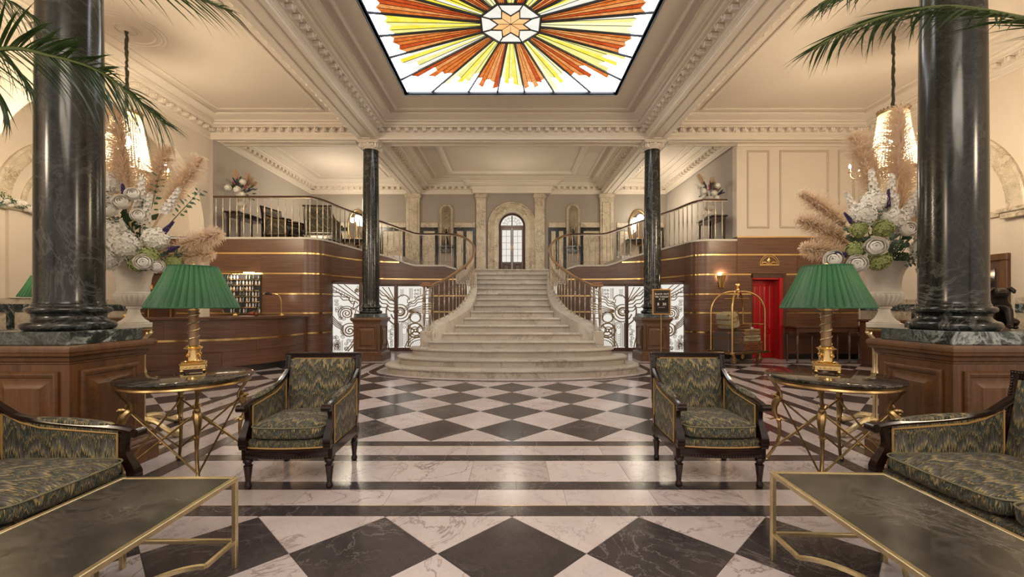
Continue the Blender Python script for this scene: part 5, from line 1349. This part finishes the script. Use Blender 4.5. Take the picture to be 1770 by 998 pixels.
def ball_mesh(name, m, seed, k=110):
    r = random.Random(seed); b = MB(); b.sphere((0,0,0), .72, 10, 7)
    for i in range(k):
        z = 1-2*(i+.5)/k; a = i*2.39996; q = sqrt(1-z*z); v = Vector((q*cos(a), q*sin(a), z*.9)); floret(b, v*r.uniform(.80,1.0), v+Vector((r.uniform(-.3,.3),)*3), .23, 4, .12, r.uniform(0,3))
    return b.mesh(name, m, 0)
HY = [ball_mesh('hydrangea', PETW, 1), ball_mesh('hydrangea', PETW, 2)]; HG = ball_mesh('green_hydrangea', PETG, 3)
def rose_mesh():
    b = MB()
    for L, (n, rad, top) in enumerate(((2,.30,8),(3,.46,16),(4,.64,30),(5,.82,46),(5,1.0,64))):
        for i in range(n):
            a0_ = 2*pi*i/n+L*.9
            def fn(u, v, a0_=a0_, n=n, rad=rad, top=top, L=L):
                ph = radians(168-(168-top)*v+14*(2*u-1)**2*v); a = a0_+(u-.5)*2*pi/n*1.45; fl = 1+.16*max(0, v-.8)*5*(L/4); q = rad*(1+.03*(u*2-1))
                return (q*fl*sin(ph)*cos(a), q*fl*sin(ph)*sin(a), q*cos(ph)*.95-.06*L*max(0, v-.8)*3)
            b.grid(fn, 6, 7)
    return b.mesh('rose', PETC, 80)
RO_ = rose_mesh()
def spike_mesh(name, m, seed, fl=46, s=.075):
    r = random.Random(seed); b = MB(); b.tube([(0,0,0),(0.01,0,.5),(0,0,1)], [.012,.009,.004], 5)
    for i in range(fl):
        t = .30+.68*i/fl; a = i*2.4; q = .085*(1-.75*(t-.3)/.7)
        v = Vector((cos(a), sin(a), .35)); floret(b, (q*cos(a), q*sin(a), t), v, s*(1.15-.6*t), 5, .35, r.uniform(0,3))
        b.tube([(0,0,t-.02),(q*cos(a), q*sin(a), t)], .003, 3)
    return b.mesh(name, m, 0)
SP = spike_mesh('delphinium', PETW, 1); SPP = spike_mesh('purple_spike', PURP, 2); SPK = spike_mesh('pink_spike', PINK, 3)
def sprig_mesh(name, m, seed, k=22, sz=.13):
    r = random.Random(seed); b = MB(); b.tube([(0,0,0),(.03,0,.5),(.10,0,1)], [.010,.007,.003], 5)
    for i in range(k):
        t = .2+.8*i/k; a = i*2.2+r.uniform(-.4,.4); p = Vector((.1*t*t,0,t)); d = Vector((cos(a), sin(a), .5)).normalized(); s_ = d.cross(Vector((0,0,1))).normalized(); L = sz*r.uniform(.7,1.2)
        q = p+d*.04
        b.add([q, q+d*L*.35+s_*L*.33, q+d*L*.75+s_*L*.22+Vector((0,0,-.01)), q+d*L*1.05+Vector((0,0,-.03)), q+d*L*.75-s_*L*.22+Vector((0,0,-.01)), q+d*L*.35-s_*L*.33], [(0,1,2,3),(0,3,4,5)])
    return b.mesh(name, m, 0)
SG = sprig_mesh('leafy_sprig', LEAF, 1); SE = sprig_mesh('eucalyptus_sprig', LEAFG, 2, 26, .16)
def aim(o, p, d, L, spin=0, w=None):
    z = Vector(d).normalized(); q = z.to_track_quat('Z', 'Y'); o.rotation_mode = 'QUATERNION'
    from mathutils import Quaternion
    o.rotation_quaternion = q@Quaternion((0,0,1), spin); o.location = p; w = w or L; o.scale = (w, w, L)
def bouquet(loc, label, items, name='flower_arrangement', scale=1, seed=1, group=None, fill=60, fr=.36):
    r = random.Random(seed); t = thing(name, label, 'flowers', loc, 0, group); t.scale = (scale,)*3
    for kind, dx, dz, dy, s in items:
        tip = Vector((dx, dy, dz))
        if kind in ('plume', 'plumel'):
            L = tip.length-.05; o = obj('pampas_plume', PLM[0 if kind == 'plume' else 1], None, t)
            bend = s if isinstance(s, (int, float)) else 0
            aim(o, (0,0,0), tip+Vector((0,0,.06*L)), L*1.0, bend, .42+L*.42)
        elif kind in ('hy', 'hg', 'rose'):
            me = {'hy': r.choice(HY), 'hg': HG, 'rose': RO_}[kind]; o = obj(me.name.split('.')[0], me, None, t, loc=tuple(tip))
            d = Vector((dx, dy-.25, dz*.4+.1)); aim(o, tuple(tip), d, s, r.uniform(0,6))
        else:
            me = {'sp': SP, 'spp': SPP, 'spk': SPK, 'sg': SG, 'se': SE}[kind]; o = obj(me.name.split('.')[0], me, None, t)
            st = tip*(1-s/ max(tip.length,.01)) if s < tip.length else Vector((0,0,0)); aim(o, tuple(st), tip-st, (tip-st).length, r.uniform(0,6), s*.9)
    b = MB()
    for i in range(fill):
        a = r.uniform(0,2*pi); el = r.uniform(-.25,1.3); q = fr*r.uniform(.45,1.0); p = Vector((q*cos(a)*cos(el), q*.8*sin(a)*cos(el), .10+q*sin(el)*1.1)); d = (p+Vector((0,0,-.05))).normalized()+Vector((r.uniform(-.5,.5),r.uniform(-.5,.5),r.uniform(-.5,.3))); d.normalize(); s_ = d.orthogonal().normalized(); L = r.uniform(.08,.15)
        b.add([p, p+d*L*.4+s_*L*.35, p+d*L, p+d*L*.4-s_*L*.35], [(0,1,2,3)])
    for i in range(26): a = r.uniform(0,2*pi); b.tube([(0,0,-.12),(fr*.6*cos(a),fr*.5*sin(a),r.uniform(.05,.4))], .004, 4)
    obj('greenery', b, LEAF, t, kind='stuff', sharp=0)
    return t
LI = [('plume',-.12,1.50,-.05,0.3),('plumel',.30,1.20,-.12,0),('plume',.60,1.12,.02,0),('plumel',.92,.22,-.15,.2),('plume',.80,.02,-.10,.2),('plume',-.75,1.15,.1,2.5),('plumel',-.8,.6,.05,3),('plume',-.2,1.2,.3,0),
      ('hy',-.17,.30,-.30,.13),('hy',.10,.22,-.34,.14),('hy',.22,.12,-.34,.13),('hy',.03,-.0,-.33,.12),('hy',.40,.20,-.22,.12),('hy',-.18,.55,-.18,.13),('hy',-.38,.35,-.2,.14),('hy',-.35,.1,-.25,.14),('hy',-.2,.78,-.05,.12),
      ('hg',.40,.02,-.30,.09),('hg',.30,-.05,-.30,.08),('hg',-.02,.28,-.30,.08),('hg',.50,-.02,-.12,.08),
      ('rose',.20,.52,-.36,.07),('rose',.29,.60,-.34,.06),('rose',.10,.45,-.38,.075),('rose',.42,-.04,-.38,.07),('rose',.34,.40,-.34,.06),('rose',.48,-.07,-.30,.06),
      ('sp',.42,.62,-.30,.5),('sp',.62,.70,-.20,.45),('sp',.30,.80,-.25,.5),('sp',-.30,.85,-.1,.5),('sp',.25,.35,-.42,.35),
      ('sg',.80,.70,-.15,.5),('sg',.45,.80,-.2,.5),('sg',-.05,.72,-.3,.5),('sg',-.5,.6,-.1,.5),('sg',.38,.55,-.3,.4),('se',.12,.40,-.32,.4),('se',.0,.50,-.3,.4),('se',-.3,-.05,-.3,.4),('se',.55,.1,-.1,.4),
      ('spp',.02,.75,-.15,.3),('spp',.60,.36,-.25,.25),('spp',.68,.12,-.28,.22),('spp',.30,-.1,-.2,.3)]
RI = [('plume',.30,1.62,-.05,0.2),('plumel',-.24,1.32,-.12,3.1),('plume',-.86,.68,-.12,3.1),('plumel',-.90,.40,-.15,3.1),('plume',-.84,.10,-.12,3.1),('plume',.5,1.1,.1,0),('plumel',.75,.7,.1,0),('plume',.15,1.45,.2,0),
      ('hy',-.42,.42,-.26,.12),('hy',.12,.20,-.36,.14),('hy',.25,.30,-.28,.13),('hy',-.20,.35,-.34,.11),('hy',.02,.08,-.38,.10),('hy',.35,.1,-.25,.13),('hy',.3,.55,-.1,.13),('hy',-.28,.55,-.2,.12),
      ('hg',-.34,-.02,-.34,.10),('hg',-.50,.08,-.26,.09),('hg',.12,-.10,-.34,.10),('hg',-.30,.28,-.34,.09),('hg',-.48,.28,-.28,.08),
      ('rose',-.42,.10,-.40,.085),('rose',-.54,-.05,-.34,.08),('rose',-.70,.0,-.26,.08),('rose',-.14,.26,-.42,.07),('rose',.20,.60,-.35,.07),('rose',.26,.50,-.36,.07),('rose',.16,.48,-.38,.07),('rose',.31,.66,-.30,.06),
      ('sp',-.30,.88,-.2,.55),('sp',-.14,.82,-.25,.55),('sp',.08,.74,-.35,.5),('sp',-.55,.66,-.2,.5),('sp',-.05,.60,-.4,.45),('sp',.30,.78,-.25,.5),('sp',-.18,.6,-.35,.45),
      ('sg',.42,.74,-.25,.45),('sg',-.20,.15,-.45,.4),('sg',-.10,.05,-.42,.35),('sg',.3,.0,-.35,.4),('se',-.38,.46,-.3,.4),('se',-.30,.20,-.4,.4),('se',.05,-.02,-.4,.4),('se',-.48,.30,-.2,.4),('sg',-.3,.7,-.2,.4),
      ('spp',-.62,.44,-.28,.22),('spp',-.20,.66,-.28,.25),('spp',-.72,.06,-.30,.25),('spp',.08,.14,-.45,.2)]
def stand(loc, label, rz):
    t = thing('urn_stand', label, 'stand', loc, rz, 'gilt stands under the flower urns')
    b = MB(); b.hsweep(rrect(-.125,.125,-.125,.125), [(0,1.045),(-.010,1.055),(-.018,1.06),(-.018,1.075),(0,1.08)], closed=True); b.box(-.125,.125,-.125,.125,1.045,1.08); obj('stand_top', b, ABRASS, t)
    for sx in (-1,1):
        for sy in (-1,1):
            b = MB(); b.tube([(sx*(.125-.018*cos(q)*(1-q/12)), sy*(.125-.018*cos(q)*(1-q/12)), 1.025+.020*sin(q)*(1-q/12)) for q in [i*.5 for i in range(12)]], .007, 6)
            b.tube([tuple(p) for p in catmull([(sx*.105,sy*.105,1.04),(sx*.11,sy*.11,1.01),(sx*.085,sy*.085,.97),(sx*.07,sy*.07,.92)], 4)], [.012,.013,.015,.017,.018,.018,.018,.017,.017,.016,.016,.016,.016], 8); obj('scroll_bracket', b, GILT, t)
            b = MB(); b.lathe([(.018,.14),(.026,.16),(.018,.19),(.019,.50),(.030,.54),(.036,.56),(.030,.58),(.036,.60),(.028,.63),(.019,.66),(.020,.86),(.03,.89),(.02,.91)], 16); obj('leg', b, GILT, t, loc=(sx*.07,sy*.07,0))
            b = MB(); b.tube([tuple(p) for p in catmull([(sx*.08,sy*.08,.16),(sx*.18,sy*.18,.14),(sx*.26,sy*.26,.07),(sx*.33,sy*.33,.03)], 4)], [.03,.03,.03,.03,.028,.027,.026,.025,.024,.024,.024,.026,.03], 8); b.sphere((sx*.34,sy*.34,.04), .045, 12, 8); obj('scroll_foot', b, GILT, t)
    b = MB(); b.box(-.16,.16,-.16,.16,.12,.16,.01); obj('lower_shelf', b, ABRASS, t)
    return t
stand((-3.80,4.32,0), 'gilt scroll-footed urn stand behind the reception side column', radians(38)); stand((3.74,4.32,0), 'gilt scroll-footed urn stand behind the dog side column', radians(52))
for x, rz, lb, it, lb2 in ((-3.80, radians(38), 'pale stone urn behind the lamp on the reception side', LI, 'tall white flower and pampas arrangement on the reception side'), (3.74, radians(52), 'pale stone urn behind the lamp on the luggage cart side', RI, 'tall white flower and pampas arrangement on the luggage cart side')):
    o = obj('urn', UR, None, loc=(x,4.32,1.082)); o.rotation_euler[2] = rz; tag(o, lb, 'urn', 'large stone urns')
    bouquet((x,4.32,1.74), lb2, it, seed=3)
# gallery urns with small bouquets on dark consoles
GI = [('plume',-.33,.75,0,3),('plumel',.16,.66,0,0),('plume',.40,.38,0,0),('plume',.28,.55,.1,0)]+[('hy',-.28,.12,-.2,.10),('hy',.02,.05,-.25,.10),('hy',.15,.28,-.2,.09),('hy',.12,-.08,-.2,.09),('spk',-.05,.45,-.15,.3),('spk',-.12,.30,-.25,.25),('spk',.25,.30,-.15,.3),('spk',.15,-.05,-.25,.2),('spp',-.22,.45,-.1,.3),('spp',-.05,.38,-.2,.3),('spp',.42,.12,-.1,.35),('sg',-.40,.40,0,.35),('sg',-.42,.25,-.1,.35),('se',.35,-.2,-.1,.4),('se',.1,.3,-.2,.3),('sg',.05,.2,-.25,.3),('sg',.3,.05,-.15,.3)]
def console(loc, rz, lb, w=.9, cat='table', name='console_table'):
    t = thing(name, lb, cat, loc, rz); b = MB(); b.box(-w/2,w/2,-.2,.2,.80,.84,.006); b.box(-w/2+.04,w/2-.04,-.17,.17,.72,.80,.004); obj('table_top', b, EBONY, t)
    for sx in (-1,1):
        for sy in (-1,1): b = MB(); b.box(-.02,.02,-.02,.02,0,.72,.004); obj('leg', b, EBONY, t, loc=(sx*(w/2-.07),sy*.14,0))
    return t
console((-6.72,10.85,2.74), radians(90), 'dark console on the gallery carrying the small urn, reception side', 1.1); console((5.2,11.2,2.74), radians(90), 'dark console on the gallery carrying the small urn beside the cream wall', .9)
for (x, y), lb, lb2, sd in (((-6.72,10.70), 'small stone urn on the gallery above the key rack', 'small pink, white and pampas arrangement on the gallery above the desk', 5), ((5.08,11.05), 'small stone urn on the gallery next to the cream panelled wall', 'small pink, white and pampas arrangement next to the cream panelled wall', 6)):
    o = obj('urn', UR, None, loc=(x,y,3.58)); o.scale = (.78,)*3; tag(o, lb, 'urn', 'small stone urns'); bouquet((x,y,4.10), lb2, GI, seed=sd, scale=.85, fill=50, fr=.3)
o = obj('urn', UR, None, loc=(7.15,9.85,.84)); o.scale = (.45,)*3; tag(o, 'little stone urn on the console behind the lamp', 'urn')
bouquet((7.15,9.85,1.14), 'dried pampas sprays in the little urn on the console', [('plume',.5,.9,0,0),('plumel',.55,.75,0,0),('plume',.2,.2,-.3,0),('plumel',-.3,.2,-.2,2),('se',.4,1.0,0,.5),('plume',.75,.45,0,0)], name='dried_arrangement', scale=.8, seed=8, fill=10, fr=.2)
# garland on the impost of the left outer wall
t = thing('garland', 'leafy white flower garland under the marble arch on the far wall', 'garland', (-8.78,8.2,3.1)); r9 = random.Random(9)
for i in range(22):
    y = -.85+1.75*i/21; o = obj('hydrangea', r9.choice(HY), None, t, loc=(r9.uniform(-.02,.05), y, r9.uniform(-.05,.03))); s = r9.uniform(.06,.09); o.scale = (s,)*3
    o = obj('leafy_sprig', SG if i % 2 else SE, None, t); aim(o, (0.02, y, 0), (r9.uniform(.1,.6), r9.uniform(-1,1), r9.uniform(-.9,.5)), .24)
# ================================================================== CHANDELIERS
def crys():
    t = NT('crystal_beads'); g = t.n('BsdfGlossy', {'Color': (1,.95,.85,1), 'Roughness': .12}); tr = t.n('BsdfTranslucent', {'Color': (1,.93,.80,1)}); d = t.n('BsdfTransparent', {'Color': (1,.97,.9,1)})
    m1 = t.n('MixShader', {0: .3}); t.t.links.new(tr.outputs[0], m1.inputs[1]); t.t.links.new(g.outputs[0], m1.inputs[2]); m2 = t.n('MixShader', {0: .22}); t.t.links.new(m1.outputs[0], m2.inputs[1]); t.t.links.new(d.outputs[0], m2.inputs[2]); t.t.links.new(m2.outputs[0], t.out.inputs[0]); return t.m
CR = crys(); HOT = emis('candle_bulb', (1,.82,.55), 45)
def chandelier(x, y, label, label2):
    q = MB(); 
    for r, z in ((.50,0),(.44,0),(.36,0),(.16,0)): q.hsweep([(r*cos(2*pi*i/64), r*sin(2*pi*i/64)) for i in range(64)], [(-.014,0),(-.008,-.012),(.008,-.012),(.014,0)], closed=True)
    q.lathe([(.12,0),(.11,-.015),(.05,-.02),(.03,-.03),(0,-.03)], 24); o = obj('ceiling_rose', q, TRIM, loc=(x,y,5.70)); tag(o, label2, 'ceiling rose')
    t = thing('chandelier', label, 'chandelier', (x,y,5.67), 0, 'crystal bead chandeliers')
    q = MB(); rr = random.Random(int(x*7)); q.tube([(rr.uniform(-.008,.008), rr.uniform(-.008,.008), -i*.045) for i in range(29)], [.03 if i == 0 else rr.uniform(.016,.026) for i in range(29)], 8); obj('wrapped_chain', q, plain('chain_cover', (.05,.045,.03), .8) if 'chain_cover' not in bpy.data.materials else bpy.data.materials['chain_cover'], t)
    q = MB(); q.lathe([(.19,-1.34),(.20,-1.335),(.205,-1.30),(.195,-1.29),(.19,-1.30)], 40)
    for i in range(24): a = 2*pi*i/24; q.sphere((.2*cos(a),.2*sin(a),-1.275), .014, 6, 5)
    for i in range(4): a = pi/2*i; q.tube([(.2*cos(a),.2*sin(a),-1.30),(0,0,-1.24)], .006, 5)
    obj('brass_crown', q, ABRASS, t)
    oc = MB(); oc.add([(0,0,1),(1,0,0),(0,1,0),(-1,0,0),(0,-1,0),(0,0,-1)], [(0,1,2),(0,2,3),(0,3,4),(0,4,1),(5,2,1),(5,3,2),(5,4,3),(5,1,4)])
    q = MB()
    def bead(p, s):
        b0 = len(q.v); q.v += [(p[0]+v[0]*s, p[1]+v[1]*s, p[2]+v[2]*s*1.3) for v in oc.v]; q.f += [tuple(b0+k for k in f) for f in oc.f]; q.uv += [None]*8
    for i in range(44):
        a = 2*pi*i/44
        for j in range(26): f = j/25; r = .19+.13*f**1.3; bead((r*cos(a), r*sin(a), -1.35-.86*f), .014)
        for j in range(12): f = j/11; r = .30*cos(f*pi/2*.93); bead((r*cos(a), r*sin(a), -2.25-.28*sin(f*pi/2)), .014)
    obj('crystal_strands', q, CR, t, kind='stuff', sharp=0)
    q = MB(); q.M = T(0,0,-.2); q.lathe([(.31,-2.06),(.33,-2.05),(.33,-2.02),(.31,-2.01)], 40); q.lathe([(.02,-2.33),(.03,-2.36),(.0,-2.38)], 10)
    for i in range(8):
        a = 2*pi*i/8+.2; q.tube([tuple(p) for p in catmull([(.32*cos(a),.32*sin(a),-2.03),(.42*cos(a),.42*sin(a),-2.10),(.52*cos(a),.52*sin(a),-2.06),(.54*cos(a),.54*sin(a),-1.98)], 4)], .008, 6); q.lathe([(.012,0),(.03,.01),(.03,.016),(.012,.02),(.012,.08)], 10, (.54*cos(a),.54*sin(a),-1.98))
    obj('arm_ring', q, ABRASS, t)
    for i in range(8):
        a = 2*pi*i/8+.2; q = MB(); q.lathe([(.010,0),(.017,.02),(.013,.045),(0,.075)], 8, (.54*cos(a),.54*sin(a),-2.10)); obj('candle_bulb', q, HOT, t)
    q = MB(); q.sphere((0,0,-1.75), .05, 10, 8, (1,1,2.2)); q.sphere((0,0,-2.28), .06, 10, 8); obj('inner_bulb', q, HOT, t)
    light('chandelier_light', 'POINT', (0,0,-2.12), 170, (1,.80,.54), .28, parent=t)
    light('chandelier_light', 'POINT', (0,0,-1.7), 110, (1,.82,.55), .08, parent=t)
chandelier(-6.14, 6.85, 'crystal bead chandelier hanging on the reception side', 'round plaster ceiling rose above the reception side chandelier')
chandelier(6.03, 6.80, 'crystal bead chandelier hanging before the cream panelled wall', 'round plaster ceiling rose above the chandelier by the panelled wall')

# ================================================================== GALLERY MIRRORS, FIGURES
for x, lb in ((-5.45, 'oval mirror on the gallery wall, reception side'), (4.45, 'oval mirror on the gallery wall, luggage cart side')):
    t = thing('oval_mirror', lb, 'mirror', (x,15.16,4.05), 0, 'oval gallery mirrors')
    b = MB(); b.tube([(.32*cos(a),0,.62*sin(a)) for a in [2*pi*i/48 for i in range(48)]], .035, 8, closed=True, up=(0,1,0)); b.tube([(.26*cos(a),-.02,.56*sin(a)) for a in [2*pi*i/48 for i in range(48)]], .012, 6, closed=True, up=(0,1,0)); obj('mirror_frame', b, ABRASS, t)
    b = MB(); n = 48; b.add([(.30*cos(2*pi*i/n),-.005,.60*sin(2*pi*i/n)) for i in range(n)], [tuple(range(n))]); obj('mirror_glass', b, plain('mirror_silver', (.8,.8,.8), .03, 1) if 'mirror_silver' not in bpy.data.materials else bpy.data.materials['mirror_silver'], t, sharp=0)
    s_ = 1 if x < 0 else -1
    t = thing('globe_lamp', 'bright globe lamp before the gallery mirror, '+('reception side' if x < 0 else 'luggage cart side'), 'lamp', (x+.08*s_,14.85,3.60), 0, 'globe lamps before the gallery mirrors')
    b = MB(); b.lathe([(.10,0),(.10,.02),(.03,.05),(.02,.2),(.03,.4),(.015,.5),(.015,.62)], 16); obj('lamp_stem', b, ABRASS, t); b = MB(); b.sphere((.06,0,.74), .12, 16, 12); b.sphere((-.13,0,.66), .09, 16, 12); obj('glass_globe', b, emis('white_globe', (1,.93,.8), 5) if 'white_globe' not in bpy.data.materials else bpy.data.materials['white_globe'], t, sharp=90)
    light('globe_light', 'POINT', (0,-.15,.70), 16, (1,.88,.66), .14, parent=t)
    console((x,14.92,2.76), 0, 'dark console under the oval mirror, '+('reception side' if x < 0 else 'luggage cart side'), 1.0)
def figurine(x, lb):
    t = thing('bronze_figurine', lb, 'figurine', (x,15.18,3.43), 0, 'dancer figurines in the niches')
    b = MB(); b.lathe([(.06,0),(.06,.03),(.05,.035),(.09,.05),(.075,.15),(.045,.26),(.03,.34),(.038,.39),(.045,.43),(.04,.47),(.015,.50),(.014,.52)], 14, sy=.7); b.sphere((0,0,.555), .032, 10, 8)
    for s_ in (-1,1): b.tube([(s_*.035,0,.465),(s_*.08,0,.54),(s_*.09,0,.62),(s_*.14,0,.66)], [.014,.011,.009,.005], 6)
    obj('figure_body', b, BRONZE, t)
figurine(-2.32, 'dark bronze dancer figurine in the niche on the reception side'); figurine(2.16, 'dark bronze dancer figurine in the niche on the luggage cart side')

# ================================================================== BRONZE DOG ON ITS PEDESTAL TABLE
t = thing('pedestal_table', 'green marble topped wood pedestal behind the near column, under the dog', 'pedestal', (6.30,5.5,0))
b = MB(); b.box(-.33,.33,-.33,.33,.0,.93,.01); obj('pedestal_body', b, PEDW, t); b = MB(); b.box(-.38,.38,-.38,.38,.93,1.0,.008); obj('marble_top', b, GSLAB, t)
t = thing('dog_statue', 'dark bronze statue of a sitting dog beside the near column', 'statue', (6.19,5.48,1.008), radians(-38))
def skin(name, J, E, mat, parent, root=0, sub=2):
    me = bpy.data.meshes.new(name); me.from_pydata([j[0] for j in J], E, []); me.materials.append(mat); o = bpy.data.objects.new(name, me); C.objects.link(o); o.parent = parent
    sm = o.modifiers.new('skin', 'SKIN'); sv = me.skin_vertices[0].data
    for i, j in enumerate(J): rr = j[1]; sv[i].radius = (rr, rr) if not isinstance(rr, tuple) else rr
    sv[root].use_root = True; sm.use_smooth_shade = True; s2 = o.modifiers.new('sub', 'SUBSURF'); s2.levels = sub; s2.render_levels = sub; return o
J = [((0,.10,.10),.095),((0,.06,.19),.10),((0,-.02,.28),.098),((0,-.07,.35),.075),((0,-.10,.42),.062),((0,-.13,.46),.088),((0,-.19,.445),.058),((0,-.235,.430),.046),
     ((-.06,-.07,.26),.045),((-.065,-.10,.13),.032),((-.065,-.11,.03),.027),((-.065,-.16,.02),.026),((.06,-.07,.26),.045),((.065,-.10,.13),.032),((.065,-.11,.03),.027),((.065,-.16,.02),.026),
     ((-.10,.07,.10),.062),((-.12,-.03,.09),.040),((-.115,.02,.03),.028),((-.115,-.08,.02),.026),((.10,.07,.10),.062),((.12,-.03,.09),.040),((.115,.02,.03),.028),((.115,-.08,.02),.026),((0,.20,.06),.03),((.06,.27,.03),.018)]
E = [(0,1),(1,2),(2,3),(3,4),(4,5),(5,6),(6,7),(2,8),(8,9),(9,10),(10,11),(2,12),(12,13),(13,14),(14,15),(0,16),(16,17),(17,18),(18,19),(0,20),(20,21),(21,22),(22,23),(0,24),(24,25)]
t.scale = (1.2,1.1,1.0)
skin('dog_body', J, E, BRONZE, t)
b = MB()
for s_ in (-1,1): b.tube([(s_*.040,-.125,.495),(s_*.068,-.135,.503),(s_*.086,-.145,.478),(s_*.090,-.155,.445)], [.026,.026,.022,.008], 8); b.sphere((s_*.028,-.19,.478), .010, 8, 6)
b.sphere((0,-.265,.45), .014, 8, 6, (1.3,.8,.8)); obj('dog_ears', b, BRONZE, t); 

# second green lamp and bench glimpsed behind the near left column
t = table_lamp((-6.02,5.55,1.005), 0, 'green-shaded brass lamp half hidden by the near reception side column'); t.scale = (.8,.8,.8)
t = thing('pedestal_table', 'green marble topped wood pedestal half hidden by the near reception side column', 'pedestal', (-6.02,5.55,0))
b = MB(); b.box(-.33,.33,-.33,.33,.0,.93,.01); obj('pedestal_body', b, PEDW, t); b = MB(); b.box(-.38,.38,-.38,.38,.93,1.0,.008); obj('marble_top', b, GSLAB, t)

# ================================================================== PALMS
PALM = NT('palm_leaf'); _c = PALM.coord(); PALM.set(color=PALM.ramp(PALM.noise(_c, 8, 2), [(.3, (.010,.030,.009)), (.7, (.028,.065,.018))]), rough=.42); _t = PALM.n('BsdfTranslucent', {'Color': (.07,.14,.02,1)}); _x = PALM.n('MixShader', {0: .22}); PALM.t.links.new(PALM.b.outputs[0], _x.inputs[1]); PALM.t.links.new(_t.outputs[0], _x.inputs[2]); PALM.t.links.new(_x.outputs[0], PALM.out.inputs[0]); PALM = PALM.m
PST = plain('palm_stem', (.09,.12,.03), .5)
def leaflet_mesh(dr):
    b = MB(); n = 7; L = []; R = []; Mm = []
    for i in range(n+1):
        t = i/n; w = .021*sin(pi*min(1, t*.80+.18))**.8*(1-t**3) if i < n else 0.0006; x = t; z = -dr*t*t
        L.append((x, w, z)); R.append((x, -w, z)); Mm.append((x, 0, z-.014*(1-t)))
    vs = L+Mm+R; m = n+1
    b.add(vs, [(i, i+1, m+i+1, m+i) for i in range(n)]+[(m+i, m+i+1, 2*m+i+1, 2*m+i) for i in range(n)]); return b.mesh('leaflet', PALM, 60)
LFM = [leaflet_mesh(.18), leaflet_mesh(.34)]
def palm(name, loc, label, fronds, seed):
    r = random.Random(seed); t = thing(name, label, 'palm', loc)
    q = MB(); q.lathe([(.20,0),(.26,.06),(.27,.36),(.29,.42),(.27,.44),(.24,.42),(0,.40)], 32); obj('pot', q, BRONZE, t)
    q = MB(); q.tube([(0,0,.38),(.02,0,.9),(-.01,0,1.4),(0,0,1.85)], [.07,.06,.055,.05], 10); obj('trunk', q, plain('palm_trunk', (.12,.08,.045), .9) if 'palm_trunk' not in bpy.data.materials else bpy.data.materials['palm_trunk'], t)
    for pts, nl, LL, down, rl in fronds:
        P = catmull([tuple(Vector(p)-Vector(loc)) for p in pts], 8); q = MB(); N = len(P); q.tube([tuple(p) for p in P], [.012*(1-.8*i/N)+.002 for i in range(N)], 6); f = obj('frond', q, PST, t)
        for k in range(nl):
            u = .18+.82*(k+.5)/nl; i = min(N-2, int(u*(N-1))); fr_ = u*(N-1)-i; p = P[i].lerp(P[i+1], fr_); tg = (P[i+1]-P[i]).normalized(); up = Vector((0,0,1)); side = tg.cross(up)
            if side.length < .1: side = Vector((0,1,0))
            side.normalize(); side = side*cos(rl)+side.cross(tg)*sin(rl)
            for s_ in (-1, 1):
                ang = radians(44-20*u+r.uniform(-4,4)); d = (tg*cos(ang)+side*s_*sin(ang)+Vector((0,0,-down+r.uniform(-.10,.12)))).normalized()
                L = LL*(sin(pi*(.16+.74*u))**.7)*r.uniform(.9,1.08); X = d; Y = Vector((0,0,1)).cross(X).normalized() if abs(X.z) < .98 else Vector((0,1,0)); Z = X.cross(Y).normalized()
                o = obj('leaflet', LFM[r.random() < .5], None, f); roll = r.uniform(-.5,.5); Y2 = Y*cos(roll)+Z*sin(roll); Z2 = X.cross(Y2)
                M = Matrix(((X.x*L,Y2.x*L*1.1,Z2.x*L,p.x),(X.y*L,Y2.y*L*1.1,Z2.y*L,p.y),(X.z*L,Y2.z*L*1.1,Z2.z*L,p.z),(0,0,0,1))); o.matrix_local = M
    return t
def px(x, y, Y): return ((x-884.5)*Y/743, Y, 1.3+(529-y)*Y/743)
crL = (-3.45, 2.25, 2.2)
palm('potted_palm', (-3.45,2.25,0), 'potted palm arching in front of the near reception side column', [
    ([crL, px(-130,130,2.25), px(0,85,2.2), px(90,97,2.2), px(170,122,2.15), px(235,172,2.1), px(285,215,2.1)], 58, .38, .12, 1.0),
    ([crL, px(-160,20,2.3), px(-60,40,2.3), px(20,110,2.3), px(50,150,2.3)], 26, .30, .2, .8),
    ([crL, px(-160,100,2.6), px(-60,95,2.6), px(-10,150,2.6), px(10,190,2.6)], 24, .36, .15, .8),
    ([crL, px(-180,-120,2.0), px(60,-90,1.9), px(220,-45,1.85), px(330,-8,1.85), px(400,20,1.85)], 44, .26, .10, .3),
    ([crL, px(-150,-30,2.5), px(-60,-40,2.5), px(20,5,2.5), px(60,30,2.5)], 30, .34, .15, .7)], 1)
crR = (3.55, 2.2, 2.75)
palm('potted_palm', (3.55,2.2,0), 'potted palm arching in front of the near column on the dog side', [
    ([crR, px(1900,60,2.2), px(1770,32,2.2), px(1650,12,2.2), px(1560,22,2.2), px(1470,50,2.2), px(1405,85,2.2)], 58, .36, .10, .6),
    ([crR, px(1850,-80,2.1), px(1700,-90,2.0), px(1560,-50,1.95), px(1460,-14,1.95), px(1415,8,1.95)], 46, .28, .10, .3),
    ([crR, px(1840,-60,2.5), px(1770,-70,2.6), px(1700,-50,2.6), px(1640,-20,2.6)], 22, .30, .2, .4)], 2)
